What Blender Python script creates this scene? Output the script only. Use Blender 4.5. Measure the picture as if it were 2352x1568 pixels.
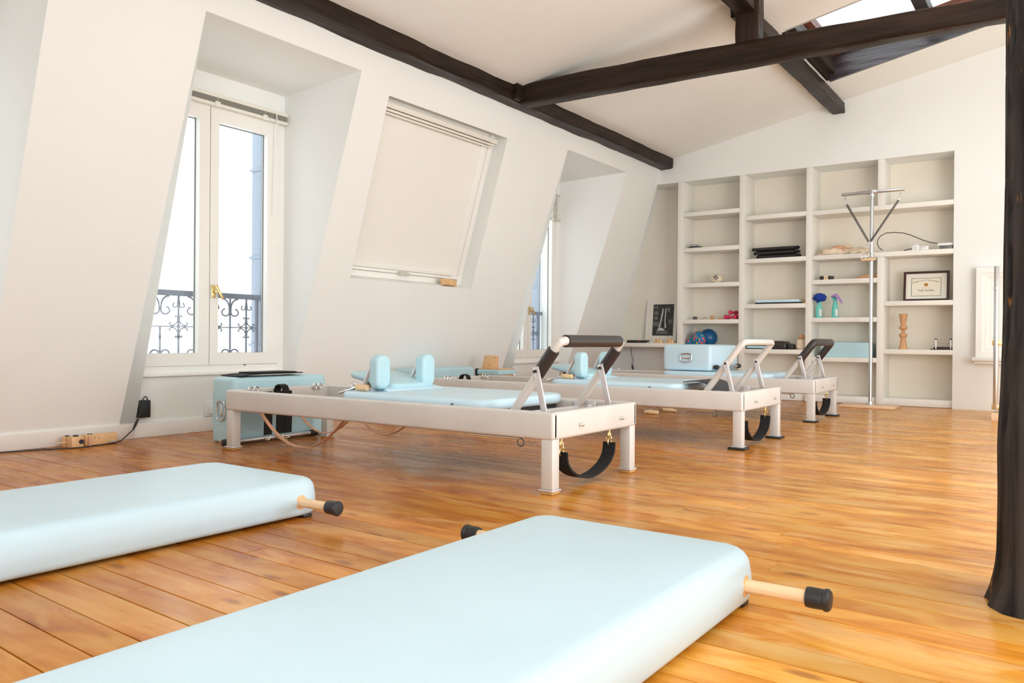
import bpy, bmesh, math, random
from mathutils import Vector, Matrix, noise

for _o in list(bpy.data.objects):
    bpy.data.objects.remove(_o)
random.seed(7)
SC = bpy.context.scene
COL = SC.collection
PI = math.pi

# ------------------------------------------------------------------ camera, sky, lights, exposure
CAM = Vector((0, 0, 0.67))
FPX, YAW, PIT, ROL = 1828.0, 0.6156, -0.0027, 0.0078
fwd = Vector((-math.sin(YAW) * math.cos(PIT), math.cos(YAW) * math.cos(PIT), math.sin(PIT)))
rgt = Vector((math.cos(YAW), math.sin(YAW), 0))
upv = rgt.cross(fwd)
r2 = math.cos(ROL) * rgt + math.sin(ROL) * upv
u2 = -math.sin(ROL) * rgt + math.cos(ROL) * upv
cd = bpy.data.cameras.new('camera')
cd.sensor_width = 36.0
cd.lens = FPX / 2352 * 36.0
cd.clip_start = 0.03
cam = bpy.data.objects.new('camera', cd)
COL.objects.link(cam)
M = Matrix((r2, u2, -fwd)).transposed().to_4x4()
M.translation = CAM
cam.matrix_world = M
SC.camera = cam

world = bpy.data.worlds.new('overcast_sky')
SC.world = world
world.use_nodes = True
bg = world.node_tree.nodes['Background']
bg.inputs[0].default_value = (0.92, 0.97, 1.0, 1)
bg.inputs[1].default_value = 2.35

def area(name, loc, target, sx, sy, power, color):
    l = bpy.data.lights.new(name, 'AREA')
    l.shape = 'RECTANGLE'; l.size = sx; l.size_y = sy; l.energy = power; l.color = color
    o = bpy.data.objects.new(name, l); COL.objects.link(o)
    o.location = loc
    o.rotation_euler = (Vector(target) - Vector(loc)).to_track_quat('-Z', 'Y').to_euler()
    return o
# unseen area lamps added out of view to brighten floor, walls and ceiling
area('added_fill_light', (1.9, -0.6, 2.4), (-0.8, 3.0, 0.0), 1.6, 1.6, 30, (1.0, 0.99, 0.97))
area('added_fill_light', (1.9, 3.6, 0.8), (-3.6, 6.6, 3.5), 2.0, 2.0, 125, (0.95, 0.98, 1.0))
area('added_fill_light', (0.9, 6.9, 0.6), (-3.6, 7.4, 3.6), 1.4, 1.4, 15, (0.93, 0.97, 1.0))

SC.view_settings.view_transform = 'Standard'
SC.view_settings.look = 'None'
SC.view_settings.gamma = 1.0
SC.view_settings.use_curve_mapping = False
SC.view_settings.exposure = 0.17
SC.cycles.max_bounces = 8
SC.cycles.diffuse_bounces = 5
SC.cycles.glossy_bounces = 3
SC.cycles.caustics_reflective = False
SC.cycles.caustics_refractive = False
SC.cycles.adaptive_threshold = 0.03
SC.cycles.use_denoising = True

# ------------------------------------------------------------------ materials
MATS = {}
def mat(name, col, rough=0.6, metal=0.0, spec=0.5, coat=0.0, var=0.0, vscale=8, bump=0.0, bscale=60, detail=4, stretch=None, coat_rough=0.1, sheen=0.0):
    m = bpy.data.materials.new(name); m.use_nodes = True
    nt = m.node_tree; b = nt.nodes['Principled BSDF']
    b.inputs['Base Color'].default_value = (*col, 1)
    b.inputs['Roughness'].default_value = rough
    b.inputs['Metallic'].default_value = metal
    b.inputs['Specular IOR Level'].default_value = spec
    b.inputs['Coat Weight'].default_value = coat
    b.inputs['Coat Roughness'].default_value = coat_rough
    b.inputs['Sheen Weight'].default_value = sheen
    tc = nt.nodes.new('ShaderNodeTexCoord')
    src = tc.outputs['Object']
    if stretch:
        mp = nt.nodes.new('ShaderNodeMapping'); mp.inputs['Scale'].default_value = stretch
        nt.links.new(src, mp.inputs[0]); src = mp.outputs[0]
    if var > 0:
        n = nt.nodes.new('ShaderNodeTexNoise'); n.inputs['Scale'].default_value = vscale; n.inputs['Detail'].default_value = detail
        nt.links.new(src, n.inputs['Vector'])
        r = nt.nodes.new('ShaderNodeValToRGB')
        r.color_ramp.elements[0].position = 0.3; r.color_ramp.elements[1].position = 0.7
        r.color_ramp.elements[0].color = (*[c * (1 - var) for c in col], 1)
        r.color_ramp.elements[1].color = (*[min(1, c * (1 + var)) for c in col], 1)
        nt.links.new(n.outputs[0], r.inputs[0]); nt.links.new(r.outputs[0], b.inputs['Base Color'])
    if bump > 0:
        n2 = nt.nodes.new('ShaderNodeTexNoise'); n2.inputs['Scale'].default_value = bscale; n2.inputs['Detail'].default_value = 5
        nt.links.new(src, n2.inputs['Vector'])
        bp = nt.nodes.new('ShaderNodeBump'); bp.inputs['Strength'].default_value = bump; bp.inputs['Distance'].default_value = 0.01
        nt.links.new(n2.outputs[0], bp.inputs['Height']); nt.links.new(bp.outputs[0], b.inputs['Normal'])
    MATS[name] = m
    return m

PLASTER = mat('white_plaster', (0.85, 0.865, 0.845), 0.9, spec=0.2, var=0.015, vscale=1.5, bump=0.08, bscale=9)
CEILP = mat('ceiling_plaster', (0.85, 0.86, 0.82), 0.9, spec=0.2, var=0.02, vscale=1.2, bump=0.12, bscale=5)
SHELFP = mat('shelf_plaster', (0.85, 0.83, 0.77), 0.85, spec=0.2, var=0.015, vscale=3, bump=0.05, bscale=15)
PAINT = mat('white_paint', (0.87, 0.86, 0.82), 0.4, spec=0.4, var=0.01, vscale=5)
FACADE = mat('facade_white', (0.9, 0.9, 0.88), 0.9, var=0.02)
FACADE2 = mat('facade_trim', (0.6, 0.61, 0.62), 0.9)
VINYL = mat('pale_blue_vinyl', (0.60, 0.785, 0.89), 0.40, spec=0.4, var=0.02, vscale=3, bump=0.05, bscale=350)  # glare on the mats put into this paler blue
VINYL2 = mat('blue_vinyl', (0.47, 0.70, 0.775), 0.45, spec=0.4, var=0.03, vscale=5, bump=0.06, bscale=300)
ALU = mat('brushed_aluminium', (0.66, 0.64, 0.61), 0.5, metal=0.15, var=0.05, vscale=5, bump=0.03, bscale=40)
ALU2 = mat('satin_aluminium', (0.72, 0.70, 0.72), 0.3, metal=0.5, var=0.03, vscale=12)
CHROME = mat('chrome', (0.82, 0.82, 0.82), 0.15, metal=1.0)
STEEL = mat('steel_tube', (0.66, 0.67, 0.68), 0.25, metal=0.9)
BRASS = mat('brass', (0.80, 0.62, 0.28), 0.3, metal=0.9)
SPRING = mat('spring_steel', (0.18, 0.18, 0.17), 0.45, metal=0.7)
BLACKR = mat('black_rubber', (0.018, 0.018, 0.02), 0.45)
BLACKF = mat('black_webbing', (0.008, 0.008, 0.009), 0.85, bump=0.1, bscale=500)
BLACKL = mat('black_leather', (0.03, 0.024, 0.024), 0.38, bump=0.08, bscale=200)
FELT = mat('dark_felt', (0.05, 0.05, 0.055), 0.9)
LEATHER = mat('tan_leather', (0.62, 0.33, 0.2), 0.5, var=0.12, vscale=20)
LTWOOD = mat('pale_turned_wood', (0.84, 0.60, 0.36), 0.4, var=0.08, vscale=10, stretch=(1, 12, 12))
BIRCH = mat('birch_wood', (0.80, 0.50, 0.25), 0.45, var=0.1, vscale=12, stretch=(10, 1.5, 10))
TURNED = mat('oak_wood', (0.60, 0.33, 0.16), 0.45, var=0.12, vscale=14, stretch=(6, 6, 1))
CORK = mat('cork', (0.55, 0.33, 0.13), 0.8, var=0.2, vscale=80)
BOARDW = mat('beech_board', (0.76, 0.54, 0.36), 0.45, var=0.08, vscale=8, stretch=(8, 1, 8))
IRON = mat('painted_iron', (0.15, 0.17, 0.22), 0.5)
SHUT = mat('shutter_paint', (0.30, 0.35, 0.43), 0.6)
BRICKC = mat('linen_cloth', (0.80, 0.66, 0.50), 0.9, var=0.06, vscale=20)
RUST = mat('rust_cloth', (0.72, 0.40, 0.24), 0.9, var=0.06, vscale=20)
PINK = mat('pink_vinyl', (0.62, 0.03, 0.10), 0.4)
TEAL = mat('teal_plastic', (0.16, 0.62, 0.55), 0.3)
BLUEC = mat('blue_cloth', (0.01, 0.05, 0.32), 0.9)
LILAC = mat('lilac_cloth', (0.42, 0.26, 0.58), 0.9)
BALL = mat('blue_ball', (0.005, 0.10, 0.26), 0.3)
STONEG = mat('grey_stone', (0.14, 0.11, 0.12), 0.7)
STONEO = mat('orange_stone', (0.62, 0.33, 0.15), 0.7)
SHELLM = mat('cream_shell', (0.80, 0.69, 0.52), 0.6, bump=0.2, bscale=40)
WHITEP = mat('white_plastic', (0.82, 0.82, 0.82), 0.35)
FRAMEB = mat('dark_frame_wood', (0.045, 0.012, 0.01), 0.3, var=0.2, vscale=15)
PAPER = mat('cream_paper', (0.80, 0.75, 0.62), 0.9)
MATBOARD = mat('mat_board', (0.80, 0.77, 0.69), 0.9)
INK = mat('black_ink', (0.02, 0.02, 0.02), 0.9)
GREYINK = mat('grey_ink', (0.45, 0.42, 0.36), 0.9)
GOLD = mat('gold_seal', (0.62, 0.34, 0.05), 0.4)
PHOTOD = mat('photo_dark', (0.035, 0.034, 0.032), 0.5, var=0.5, vscale=30)
PHOTOM = mat('photo_grey', (0.13, 0.13, 0.125), 0.5, var=0.4, vscale=40)
PHOTOL = mat('photo_light', (0.62, 0.62, 0.60), 0.5)
GAP = mat('joint_dark', (0.06, 0.022, 0.008), 0.8)
BLIND = mat('blind_cream', (0.80, 0.78, 0.70), 0.5)
BLINDG = mat('blind_grey', (0.60, 0.59, 0.52), 0.5)
BLINDF = mat('blind_fabric', (0.85, 0.84, 0.79), 0.85, var=0.01, vscale=3)

def glass():
    m = bpy.data.materials.new('window_glass'); m.use_nodes = True
    nt = m.node_tree; nt.nodes.clear()
    out = nt.nodes.new('ShaderNodeOutputMaterial')
    mix = nt.nodes.new('ShaderNodeMixShader'); lw = nt.nodes.new('ShaderNodeLayerWeight'); lw.inputs[0].default_value = 0.5; pw = nt.nodes.new('ShaderNodeMath'); pw.operation = 'POWER'; pw.inputs[1].default_value = 5; fr = nt.nodes.new('ShaderNodeMath'); fr.operation = 'MULTIPLY_ADD'; fr.inputs[1].default_value = 0.5; fr.inputs[2].default_value = 0.03; nt.links.new(lw.outputs['Facing'], pw.inputs[0]); nt.links.new(pw.outputs[0], fr.inputs[0])
    tr = nt.nodes.new('ShaderNodeBsdfTransparent'); tr.inputs[0].default_value = (0.97, 0.98, 0.98, 1)
    gl = nt.nodes.new('ShaderNodeBsdfGlossy'); gl.inputs['Roughness'].default_value = 0.02
    nt.links.new(fr.outputs[0], mix.inputs[0]); nt.links.new(tr.outputs[0], mix.inputs[1]); nt.links.new(gl.outputs[0], mix.inputs[2])
    nt.links.new(mix.outputs[0], out.inputs[0])
    return m
GLASS = glass()

def floor_material():
    m = bpy.data.materials.new('varnished_pine'); m.use_nodes = True
    nt = m.node_tree; N = nt.nodes; L = nt.links
    b = N['Principled BSDF']
    tc = N.new('ShaderNodeTexCoord'); at = N.new('ShaderNodeAttribute'); at.attribute_name = 'rnd'
    mp = N.new('ShaderNodeMapping'); mp.inputs['Rotation'].default_value = (0, 0, math.radians(2))
    L.new(tc.outputs['Object'], mp.inputs[0])
    off = N.new('ShaderNodeVectorMath'); off.operation = 'MULTIPLY_ADD'
    sc = N.new('ShaderNodeCombineXYZ')
    L.new(at.outputs['Fac'], sc.inputs[0]); L.new(at.outputs['Fac'], sc.inputs[2])
    off.inputs[1].default_value = (37, 0, 91)
    L.new(sc.outputs[0], off.inputs[0]); L.new(mp.outputs[0], off.inputs[2])
    def noise_(scale, vec_scale, det=4, src=off.outputs[0], dist=0.0):
        v = N.new('ShaderNodeVectorMath'); v.operation = 'MULTIPLY'; v.inputs[1].default_value = vec_scale
        L.new(src, v.inputs[0])
        n = N.new('ShaderNodeTexNoise'); n.inputs['Scale'].default_value = scale; n.inputs['Detail'].default_value = det
        n.inputs['Distortion'].default_value = dist
        L.new(v.outputs[0], n.inputs['Vector']); return n.outputs[0]
    def ramp(src, stops):
        r = N.new('ShaderNodeValToRGB'); e = r.color_ramp.elements
        while len(e) < len(stops): e.new(0.5)
        for el, (p, c) in zip(e, stops):
            el.position = p; el.color = (*c, 1)
        L.new(src, r.inputs[0]); return r.outputs[0]
    def mix(a, bb, fac, mode='MIX'):
        x = N.new('ShaderNodeMix'); x.data_type = 'RGBA'; x.blend_type = mode
        if isinstance(fac, float): x.inputs[0].default_value = fac
        else: L.new(fac, x.inputs[0])
        for i, s in ((6, a), (7, bb)):
            if isinstance(s, tuple): x.inputs[i].default_value = (*s, 1)
            else: L.new(s, x.inputs[i])
        return x.outputs[2]
    grain = noise_(1.0, (2.2, 55, 1), 6, dist=0.5)
    base = ramp(grain, [(0.25, (0.52, 0.175, 0.016)), (0.5, (0.70, 0.29, 0.034)), (0.75, (0.84, 0.42, 0.075))])
    patch = noise_(1.0, (2.6, 9, 1), 5, dist=0.8)
    pcol = ramp(patch, [(0.32, (0.44, 0.115, 0.008)), (0.47, (0.72, 0.28, 0.028)), (0.58, (0.86, 0.44, 0.085)), (0.72, (0.90, 0.56, 0.17))])
    c1 = mix(base, pcol, 0.62)
    # worn pale patches, where the varnish has gone
    worn = noise_(1.0, (2.6, 7, 1), 5, src=mp.outputs[0], dist=0.5)
    wm = ramp(worn, [(0.56, (0, 0, 0)), (0.62, (1, 1, 1))])
    wf = N.new('ShaderNodeMath'); wf.operation = 'MULTIPLY'; wf.inputs[1].default_value = 0.55; L.new(wm, wf.inputs[0])
    c2 = mix(c1, (0.86, 0.53, 0.20), wf.outputs[0])
    # shade towards the window side, put into the board colour as a browner tone
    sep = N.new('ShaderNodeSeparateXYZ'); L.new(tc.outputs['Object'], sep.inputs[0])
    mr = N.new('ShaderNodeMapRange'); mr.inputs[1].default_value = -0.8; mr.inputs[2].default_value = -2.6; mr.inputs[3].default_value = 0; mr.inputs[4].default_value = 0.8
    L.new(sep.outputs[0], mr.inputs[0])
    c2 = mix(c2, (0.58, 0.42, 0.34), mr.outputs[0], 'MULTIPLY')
    # knots
    vo = N.new('ShaderNodeTexVoronoi'); vo.inputs['Scale'].default_value = 1.0
    v = N.new('ShaderNodeVectorMath'); v.operation = 'MULTIPLY'; v.inputs[1].default_value = (3.0, 8.5, 1); L.new(off.outputs[0], v.inputs[0]); L.new(v.outputs[0], vo.inputs['Vector'])
    kn = ramp(vo.outputs['Distance'], [(0.07, (1, 1, 1)), (0.16, (0, 0, 0))])
    c3 = mix(c2, (0.24, 0.075, 0.02), kn)
    c3 = mix(c2, c3, 0.65)
    pl = N.new('ShaderNodeMapRange'); pl.inputs[3].default_value = 0.80; pl.inputs[4].default_value = 1.10; L.new(at.outputs['Fac'], pl.inputs[0])
    pv = N.new('ShaderNodeCombineColor'); 
    for i in range(3): L.new(pl.outputs[0], pv.inputs[i])
    c4 = mix(c3, pv.outputs[0], 1.0, 'MULTIPLY')
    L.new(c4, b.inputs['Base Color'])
    rr = N.new('ShaderNodeMapRange'); rr.inputs[1].default_value = 0.35; rr.inputs[2].default_value = 0.65; rr.inputs[3].default_value = 0.17; rr.inputs[4].default_value = 0.33
    L.new(worn, rr.inputs[0]); L.new(rr.outputs[0], b.inputs['Roughness'])
    b.inputs['Specular IOR Level'].default_value = 0.17
    bp = N.new('ShaderNodeBump'); bp.inputs['Strength'].default_value = 0.02; bp.inputs['Distance'].default_value = 0.001
    L.new(grain, bp.inputs['Height'])
    wav = noise_(3.0, (1, 3, 1), 2)
    bp2 = N.new('ShaderNodeBump'); bp2.inputs['Strength'].default_value = 0.03; bp2.inputs['Distance'].default_value = 0.006
    L.new(wav, bp2.inputs['Height']); L.new(bp.outputs[0], bp2.inputs['Normal']); L.new(bp2.outputs[0], b.inputs['Normal'])
    return m
PINE = floor_material()

def beam_material(name, axis, dark=(0.012, 0.0075, 0.005), light=(0.040, 0.023, 0.015), flecks=False, rough=0.42):
    m = bpy.data.materials.new(name); m.use_nodes = True
    nt = m.node_tree; N = nt.nodes; L = nt.links; b = N['Principled BSDF']
    tc = N.new('ShaderNodeTexCoord'); mp = N.new('ShaderNodeMapping')
    s = [22, 22, 22]; s[axis] = 1.4; mp.inputs['Scale'].default_value = s
    L.new(tc.outputs['Object'], mp.inputs[0])
    n = N.new('ShaderNodeTexNoise'); n.inputs['Scale'].default_value = 1.0; n.inputs['Detail'].default_value = 7; n.inputs['Distortion'].default_value = 0.6
    L.new(mp.outputs[0], n.inputs['Vector'])
    r = N.new('ShaderNodeValToRGB'); e = r.color_ramp.elements
    e[0].position = 0.3; e[0].color = (*dark, 1); e[1].position = 0.75; e[1].color = (*light, 1)
    L.new(n.outputs[0], r.inputs[0]); colo = r.outputs[0]
    if flecks:
        mp2 = N.new('ShaderNodeMapping'); s2 = [34, 34, 34]; s2[axis] = 8; mp2.inputs['Scale'].default_value = s2
        L.new(tc.outputs['Object'], mp2.inputs[0])
        n2 = N.new('ShaderNodeTexNoise'); n2.inputs['Scale'].default_value = 1.0; n2.inputs['Detail'].default_value = 3
        L.new(mp2.outputs[0], n2.inputs['Vector'])
        r3 = N.new('ShaderNodeValToRGB'); r3.color_ramp.elements[0].position = 0.67; r3.color_ramp.elements[1].position = 0.72
        L.new(n2.outputs[0], r3.inputs[0])
        mx = N.new('ShaderNodeMix'); mx.data_type = 'RGBA'; L.new(r3.outputs[0], mx.inputs[0]); L.new(colo, mx.inputs[6]); mx.inputs[7].default_value = (0.42, 0.17, 0.04, 1)
        colo = mx.outputs[2]
    L.new(colo, b.inputs['Base Color']); b.inputs['Roughness'].default_value = rough; b.inputs['Specular IOR Level'].default_value = 0.18
    bp = N.new('ShaderNodeBump'); bp.inputs['Strength'].default_value = 0.7; bp.inputs['Distance'].default_value = 0.012
    L.new(n.outputs[0], bp.inputs['Height']); L.new(bp.outputs[0], b.inputs['Normal'])
    return m
BEAMX = beam_material('dark_beam_across', 0)
BEAMY = beam_material('dark_beam_along', 1)
BEAMZ = beam_material('dark_post_wood', 2, flecks=True, dark=(0.005, 0.0045, 0.004), light=(0.062, 0.050, 0.043), rough=0.6)
BEAMK = beam_material('dark_king_post', 2)
GLOSSW = beam_material('dark_lining_board', 0, dark=(0.02, 0.014, 0.016), light=(0.06, 0.045, 0.055), rough=0.22)
GLOSSW.node_tree.nodes['Principled BSDF'].inputs['Specular IOR Level'].default_value = 0.9
REDW = beam_material('red_brown_frame', 0, dark=(0.10, 0.030, 0.015), light=(0.20, 0.07, 0.04), rough=0.35)

def ball_pattern():
    m = bpy.data.materials.new('floral_print'); m.use_nodes = True
    nt = m.node_tree; N = nt.nodes; L = nt.links; b = N['Principled BSDF']
    tc = N.new('ShaderNodeTexCoord'); vo = N.new('ShaderNodeTexVoronoi'); vo.inputs['Scale'].default_value = 34
    L.new(tc.outputs['Object'], vo.inputs['Vector'])
    sep = N.new('ShaderNodeSeparateColor'); L.new(vo.outputs['Color'], sep.inputs[0])
    r = N.new('ShaderNodeValToRGB'); r.color_ramp.interpolation = 'CONSTANT'; e = r.color_ramp.elements
    cs = [(0, (0.01, 0.16, 0.38)), (0.2, (0.02, 0.28, 0.42)), (0.35, (0.75, 0.06, 0.04)), (0.68, (0.75, 0.5, 0.03)), (0.8, (0.05, 0.35, 0.10)), (0.9, (0.7, 0.1, 0.3))]
    while len(e) < len(cs): e.new(0.5)
    for el, (p, c) in zip(e, cs): el.position = p; el.color = (*c, 1)
    L.new(sep.outputs[0], r.inputs[0])
    r2_ = N.new('ShaderNodeValToRGB'); r2_.color_ramp.elements[0].position = 0.45; r2_.color_ramp.elements[1].position = 0.48
    L.new(vo.outputs['Distance'], r2_.inputs[0])
    mx = N.new('ShaderNodeMix'); mx.data_type = 'RGBA'; L.new(r2_.outputs[0], mx.inputs[0]); L.new(r.outputs[0], mx.inputs[6]); mx.inputs[7].default_value = (0.01, 0.17, 0.36, 1)
    L.new(mx.outputs[2], b.inputs['Base Color'])
    return m
FLORAL = ball_pattern()

# ------------------------------------------------------------------ mesh helpers
class MB:
    def __init__(s): s.bm = bmesh.new()
    def _merge(s, t, mtx=None):
        if mtx is not None: bmesh.ops.transform(t, matrix=mtx, verts=t.verts)
        me = bpy.data.meshes.new('t'); t.to_mesh(me); t.free(); s.bm.from_mesh(me); bpy.data.meshes.remove(me); return s
    def box(s, x0, x1, y0, y1, z0, z1, bev=0.0, seg=2, mtx=None):
        t = bmesh.new(); bmesh.ops.create_cube(t, size=1)
        for v in t.verts:
            v.co = Vector(((x0 + x1) / 2 + v.co.x * (x1 - x0), (y0 + y1) / 2 + v.co.y * (y1 - y0), (z0 + z1) / 2 + v.co.z * (z1 - z0)))
        if bev > 0:
            bmesh.ops.bevel(t, geom=t.edges[:], offset=bev, segments=seg, affect='EDGES', profile=0.5)
        return s._merge(t, mtx)
    def hexa(s, pts, bev=0.0):
        # pts: 8 points, bottom 4 then top 4 (same winding)
        t = bmesh.new(); v = [t.verts.new(p) for p in pts]
        for f in ((3, 2, 1, 0), (4, 5, 6, 7), (0, 1, 5, 4), (1, 2, 6, 5), (2, 3, 7, 6), (3, 0, 4, 7)):
            t.faces.new([v[i] for i in f])
        bmesh.ops.recalc_face_normals(t, faces=t.faces)
        if bev > 0: bmesh.ops.bevel(t, geom=t.edges[:], offset=bev, segments=2, affect='EDGES', profile=0.5)
        return s._merge(t)
    def frame(s, outer, inner, d, mtx=None):
        # a flat ring: outer and inner rectangles (4 points each, same order) carried through vector d
        t = bmesh.new(); d = Vector(d)
        R = [[t.verts.new(Vector(p) + e) for p in q] for q, e in ((outer, Vector()), (outer, d), (inner, d), (inner, Vector()))]
        for i in range(4):
            A_, B_ = R[i], R[(i + 1) % 4]
            for k in range(4): t.faces.new((A_[k], A_[(k + 1) % 4], B_[(k + 1) % 4], B_[k]))
        bmesh.ops.recalc_face_normals(t, faces=t.faces)
        return s._merge(t, mtx)
    def frame_yz(s, x0, x1, o, i):
        f = lambda q: [(x0, q[0], q[2]), (x0, q[1], q[2]), (x0, q[1], q[3]), (x0, q[0], q[3])]
        return s.frame(f(o), f(i), (x1 - x0, 0, 0))
    def frame_xz(s, y0, y1, o, i, mtx=None):
        f = lambda q: [(q[0], y0, q[2]), (q[1], y0, q[2]), (q[1], y0, q[3]), (q[0], y0, q[3])]
        return s.frame(f(o), f(i), (0, y1 - y0, 0), mtx)
    def quad(s, *pts):
        v = [s.bm.verts.new(p) for p in pts]; s.bm.faces.new(v); return s
    def bar(s, p, q, w, h, up=(0, 0, 1), bev=0.0):
        p = Vector(p); q = Vector(q); d = (q - p); L = d.length; d.normalize()
        side = d.cross(Vector(up)).normalized(); u = side.cross(d)
        m = Matrix((side, d, u)).transposed().to_4x4(); m.translation = (p + q) / 2
        return s.box(-w / 2, w / 2, -L / 2, L / 2, -h / 2, h / 2, bev=bev, mtx=m)
    def tube(s, pts, r, seg=10, closed=False, cap=True, flat=None):
        pts = [Vector(p) for p in pts]; n = len(pts); rings = []
        prev = None
        for i, p in enumerate(pts):
            if closed: d = pts[(i + 1) % n] - pts[i - 1]
            else: d = pts[min(i + 1, n - 1)] - pts[max(i - 1, 0)]
            if d.length < 1e-9: d = Vector((0, 0, 1))
            d.normalize()
            if prev is None:
                a = Vector(flat[2]) if flat else (Vector((0, 0, 1)) if abs(d.z) < 0.9 else Vector((1, 0, 0)))
            else: a = prev
            u = a - d * a.dot(d)
            if u.length < 1e-5: u = Vector((1, 0, 0)) - d * d.x
            u.normalize(); prev = u; w = d.cross(u)
            rr = r[i] if isinstance(r, (list, tuple)) else r
            ring = []
            for k in range(seg):
                an = 2 * PI * k / seg
                ca, sa = math.cos(an), math.sin(an)
                if flat: c = u * ca * flat[0] + w * sa * flat[1]
                else: c = u * ca * rr + w * sa * rr
                ring.append(s.bm.verts.new(p + c))
            rings.append(ring)
        m = n if closed else n - 1
        for i in range(m):
            A = rings[i]; B = rings[(i + 1) % n]
            for k in range(seg):
                s.bm.faces.new((A[k], A[(k + 1) % seg], B[(k + 1) % seg], B[k]))
        if cap and not closed:
            s.bm.faces.new(rings[0][::-1]); s.bm.faces.new(rings[-1])
        return s
    def cyl(s, p, q, r, seg=16, r2_=None, bev=0.0):
        p = Vector(p); q = Vector(q)
        if bev > 0:
            d = (q - p).normalized()
            return s.tube([p, p + d * bev * 0.3, p + d * bev, q - d * bev, q - d * bev * 0.3, q], [r - bev, r - bev * 0.3, r, r, r - bev * 0.3, r - bev], seg)
        return s.tube([p, q], [r, r if r2_ is None else r2_], seg)
    def strip(s, pts, w, th, axis=(0, 1, 0)):
        # a flat strap of width w (along axis) and thickness th following pts
        a = Vector(axis).normalized(); P = [Vector(p) for p in pts]; R = []
        for i, p in enumerate(P):
            d = (P[min(i + 1, len(P) - 1)] - P[max(i - 1, 0)]).normalized()
            aa = (a - d * a.dot(d)).normalized(); n = d.cross(aa)
            R.append([s.bm.verts.new(p + aa * sx * w / 2 + n * sy * th / 2) for sx, sy in ((-1, -1), (1, -1), (1, 1), (-1, 1))])
        for A, B in zip(R, R[1:]):
            for k in range(4): s.bm.faces.new((A[k], A[(k + 1) % 4], B[(k + 1) % 4], B[k]))
        s.bm.faces.new(R[0][::-1]); s.bm.faces.new(R[-1]); return s
    def lathe(s, prof, c, seg=24, mtx=None):
        t = bmesh.new(); rings = []
        for r, z in prof:
            rings.append([t.verts.new((r * math.cos(2 * PI * k / seg), r * math.sin(2 * PI * k / seg), z)) for k in range(seg)])
        for A, B in zip(rings, rings[1:]):
            for k in range(seg): t.faces.new((A[k], A[(k + 1) % seg], B[(k + 1) % seg], B[k]))
        t.faces.new(rings[0][::-1]); t.faces.new(rings[-1])
        m = Matrix.Translation(c) if mtx is None else Matrix.Translation(c) @ mtx
        return s._merge(t, m)
    def ball(s, c, r, seg=20, sc=(1, 1, 1)):
        t = bmesh.new(); bmesh.ops.create_uvsphere(t, u_segments=seg, v_segments=seg // 2, radius=r)
        for v in t.verts: v.co = Vector((v.co.x * sc[0], v.co.y * sc[1], v.co.z * sc[2])) + Vector(c)
        return s._merge(t)
    def pad(s, x0, x1, y0, y1, z0, z1, rc=0.03, ret=0.02, reb=0.01, crown=0.0, bulge=0.0, mtx=None, nc=6):
        # an upholstered block: plan corners rounded by rc, top edge by ret, bottom edge by reb
        t = bmesh.new(); cx, cy = (x0 + x1) / 2, (y0 + y1) / 2; hx, hy = (x1 - x0) / 2, (y1 - y0) / 2
        def outline(ins):
            r = max(rc - ins, 0.002); ax, ay = hx - ins, hy - ins; o = []
            for q, (sx, sy) in enumerate(((1, 1), (-1, 1), (-1, -1), (1, -1))):
                for k in range(nc + 1):
                    a = PI / 2 * (q + k / nc)
                    o.append((cx + sx * (ax - r) + r * math.cos(a), cy + sy * (ay - r) + r * math.sin(a)))
            return o
        prof = []
        for k in range(5):
            a = PI / 2 * k / 4; prof.append((reb * (1 - math.sin(a)), z0 + reb * (1 - math.cos(a))))
        zb, zt = z0 + reb, z1 - ret
        for k in range(1, 5):
            f = k / 5; prof.append((-bulge * math.sin(PI * f), zb + (zt - zb) * f))
        for k in range(7):
            a = PI / 2 * k / 6; prof.append((ret * (1 - math.cos(a)), zt + ret * math.sin(a)))
        m_ = min(hx, hy)
        for f in (0.3, 0.6, 0.85):
            prof.append((ret + (m_ - ret) * f, z1 + crown * math.sin(f * PI / 2)))
        rings = [[t.verts.new((x, y, z)) for x, y in outline(i)] for i, z in prof]
        n = len(rings[0])
        for A, B in zip(rings, rings[1:]):
            for k in range(n): t.faces.new((A[k], A[(k + 1) % n], B[(k + 1) % n], B[k]))
        t.faces.new(rings[0][::-1]); t.faces.new(rings[-1])
        return s._merge(t, mtx)
    def build(s, name, m, parent=None, smooth=35, kind=None, label=None):
        off = Vector((0, 0, 0)); p = parent
        while p is not None: off += p.location; p = p.parent
        if off.length > 0: bmesh.ops.translate(s.bm, vec=-off, verts=s.bm.verts)
        bmesh.ops.recalc_face_normals(s.bm, faces=s.bm.faces)
        me = bpy.data.meshes.new(name); s.bm.to_mesh(me); s.bm.free()
        me.materials.append(m)
        if smooth:
            me.shade_smooth(); me.set_sharp_from_angle(angle=math.radians(smooth))
        o = bpy.data.objects.new(name, me); COL.objects.link(o)
        if parent is not None: o.parent = parent
        if kind: o['kind'] = kind
        if label: o['label'] = label
        return o

def thing(name, label, cat, loc, group=None):
    o = bpy.data.objects.new(name, None); COL.objects.link(o)
    o.location = loc; o.empty_display_size = 0.05
    o['label'] = label; o['category'] = cat
    if group: o['group'] = group
    return o
def tag(o, label, cat, group=None):
    o['label'] = label; o['category'] = cat
    if group: o['group'] = group
    return o
def struct(o): o['kind'] = 'structure'; return o
def holder(name, loc=(0, 0, 0)):
    o = bpy.data.objects.new(name, None); COL.objects.link(o); o.location = loc; o['kind'] = 'structure'; return o

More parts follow.
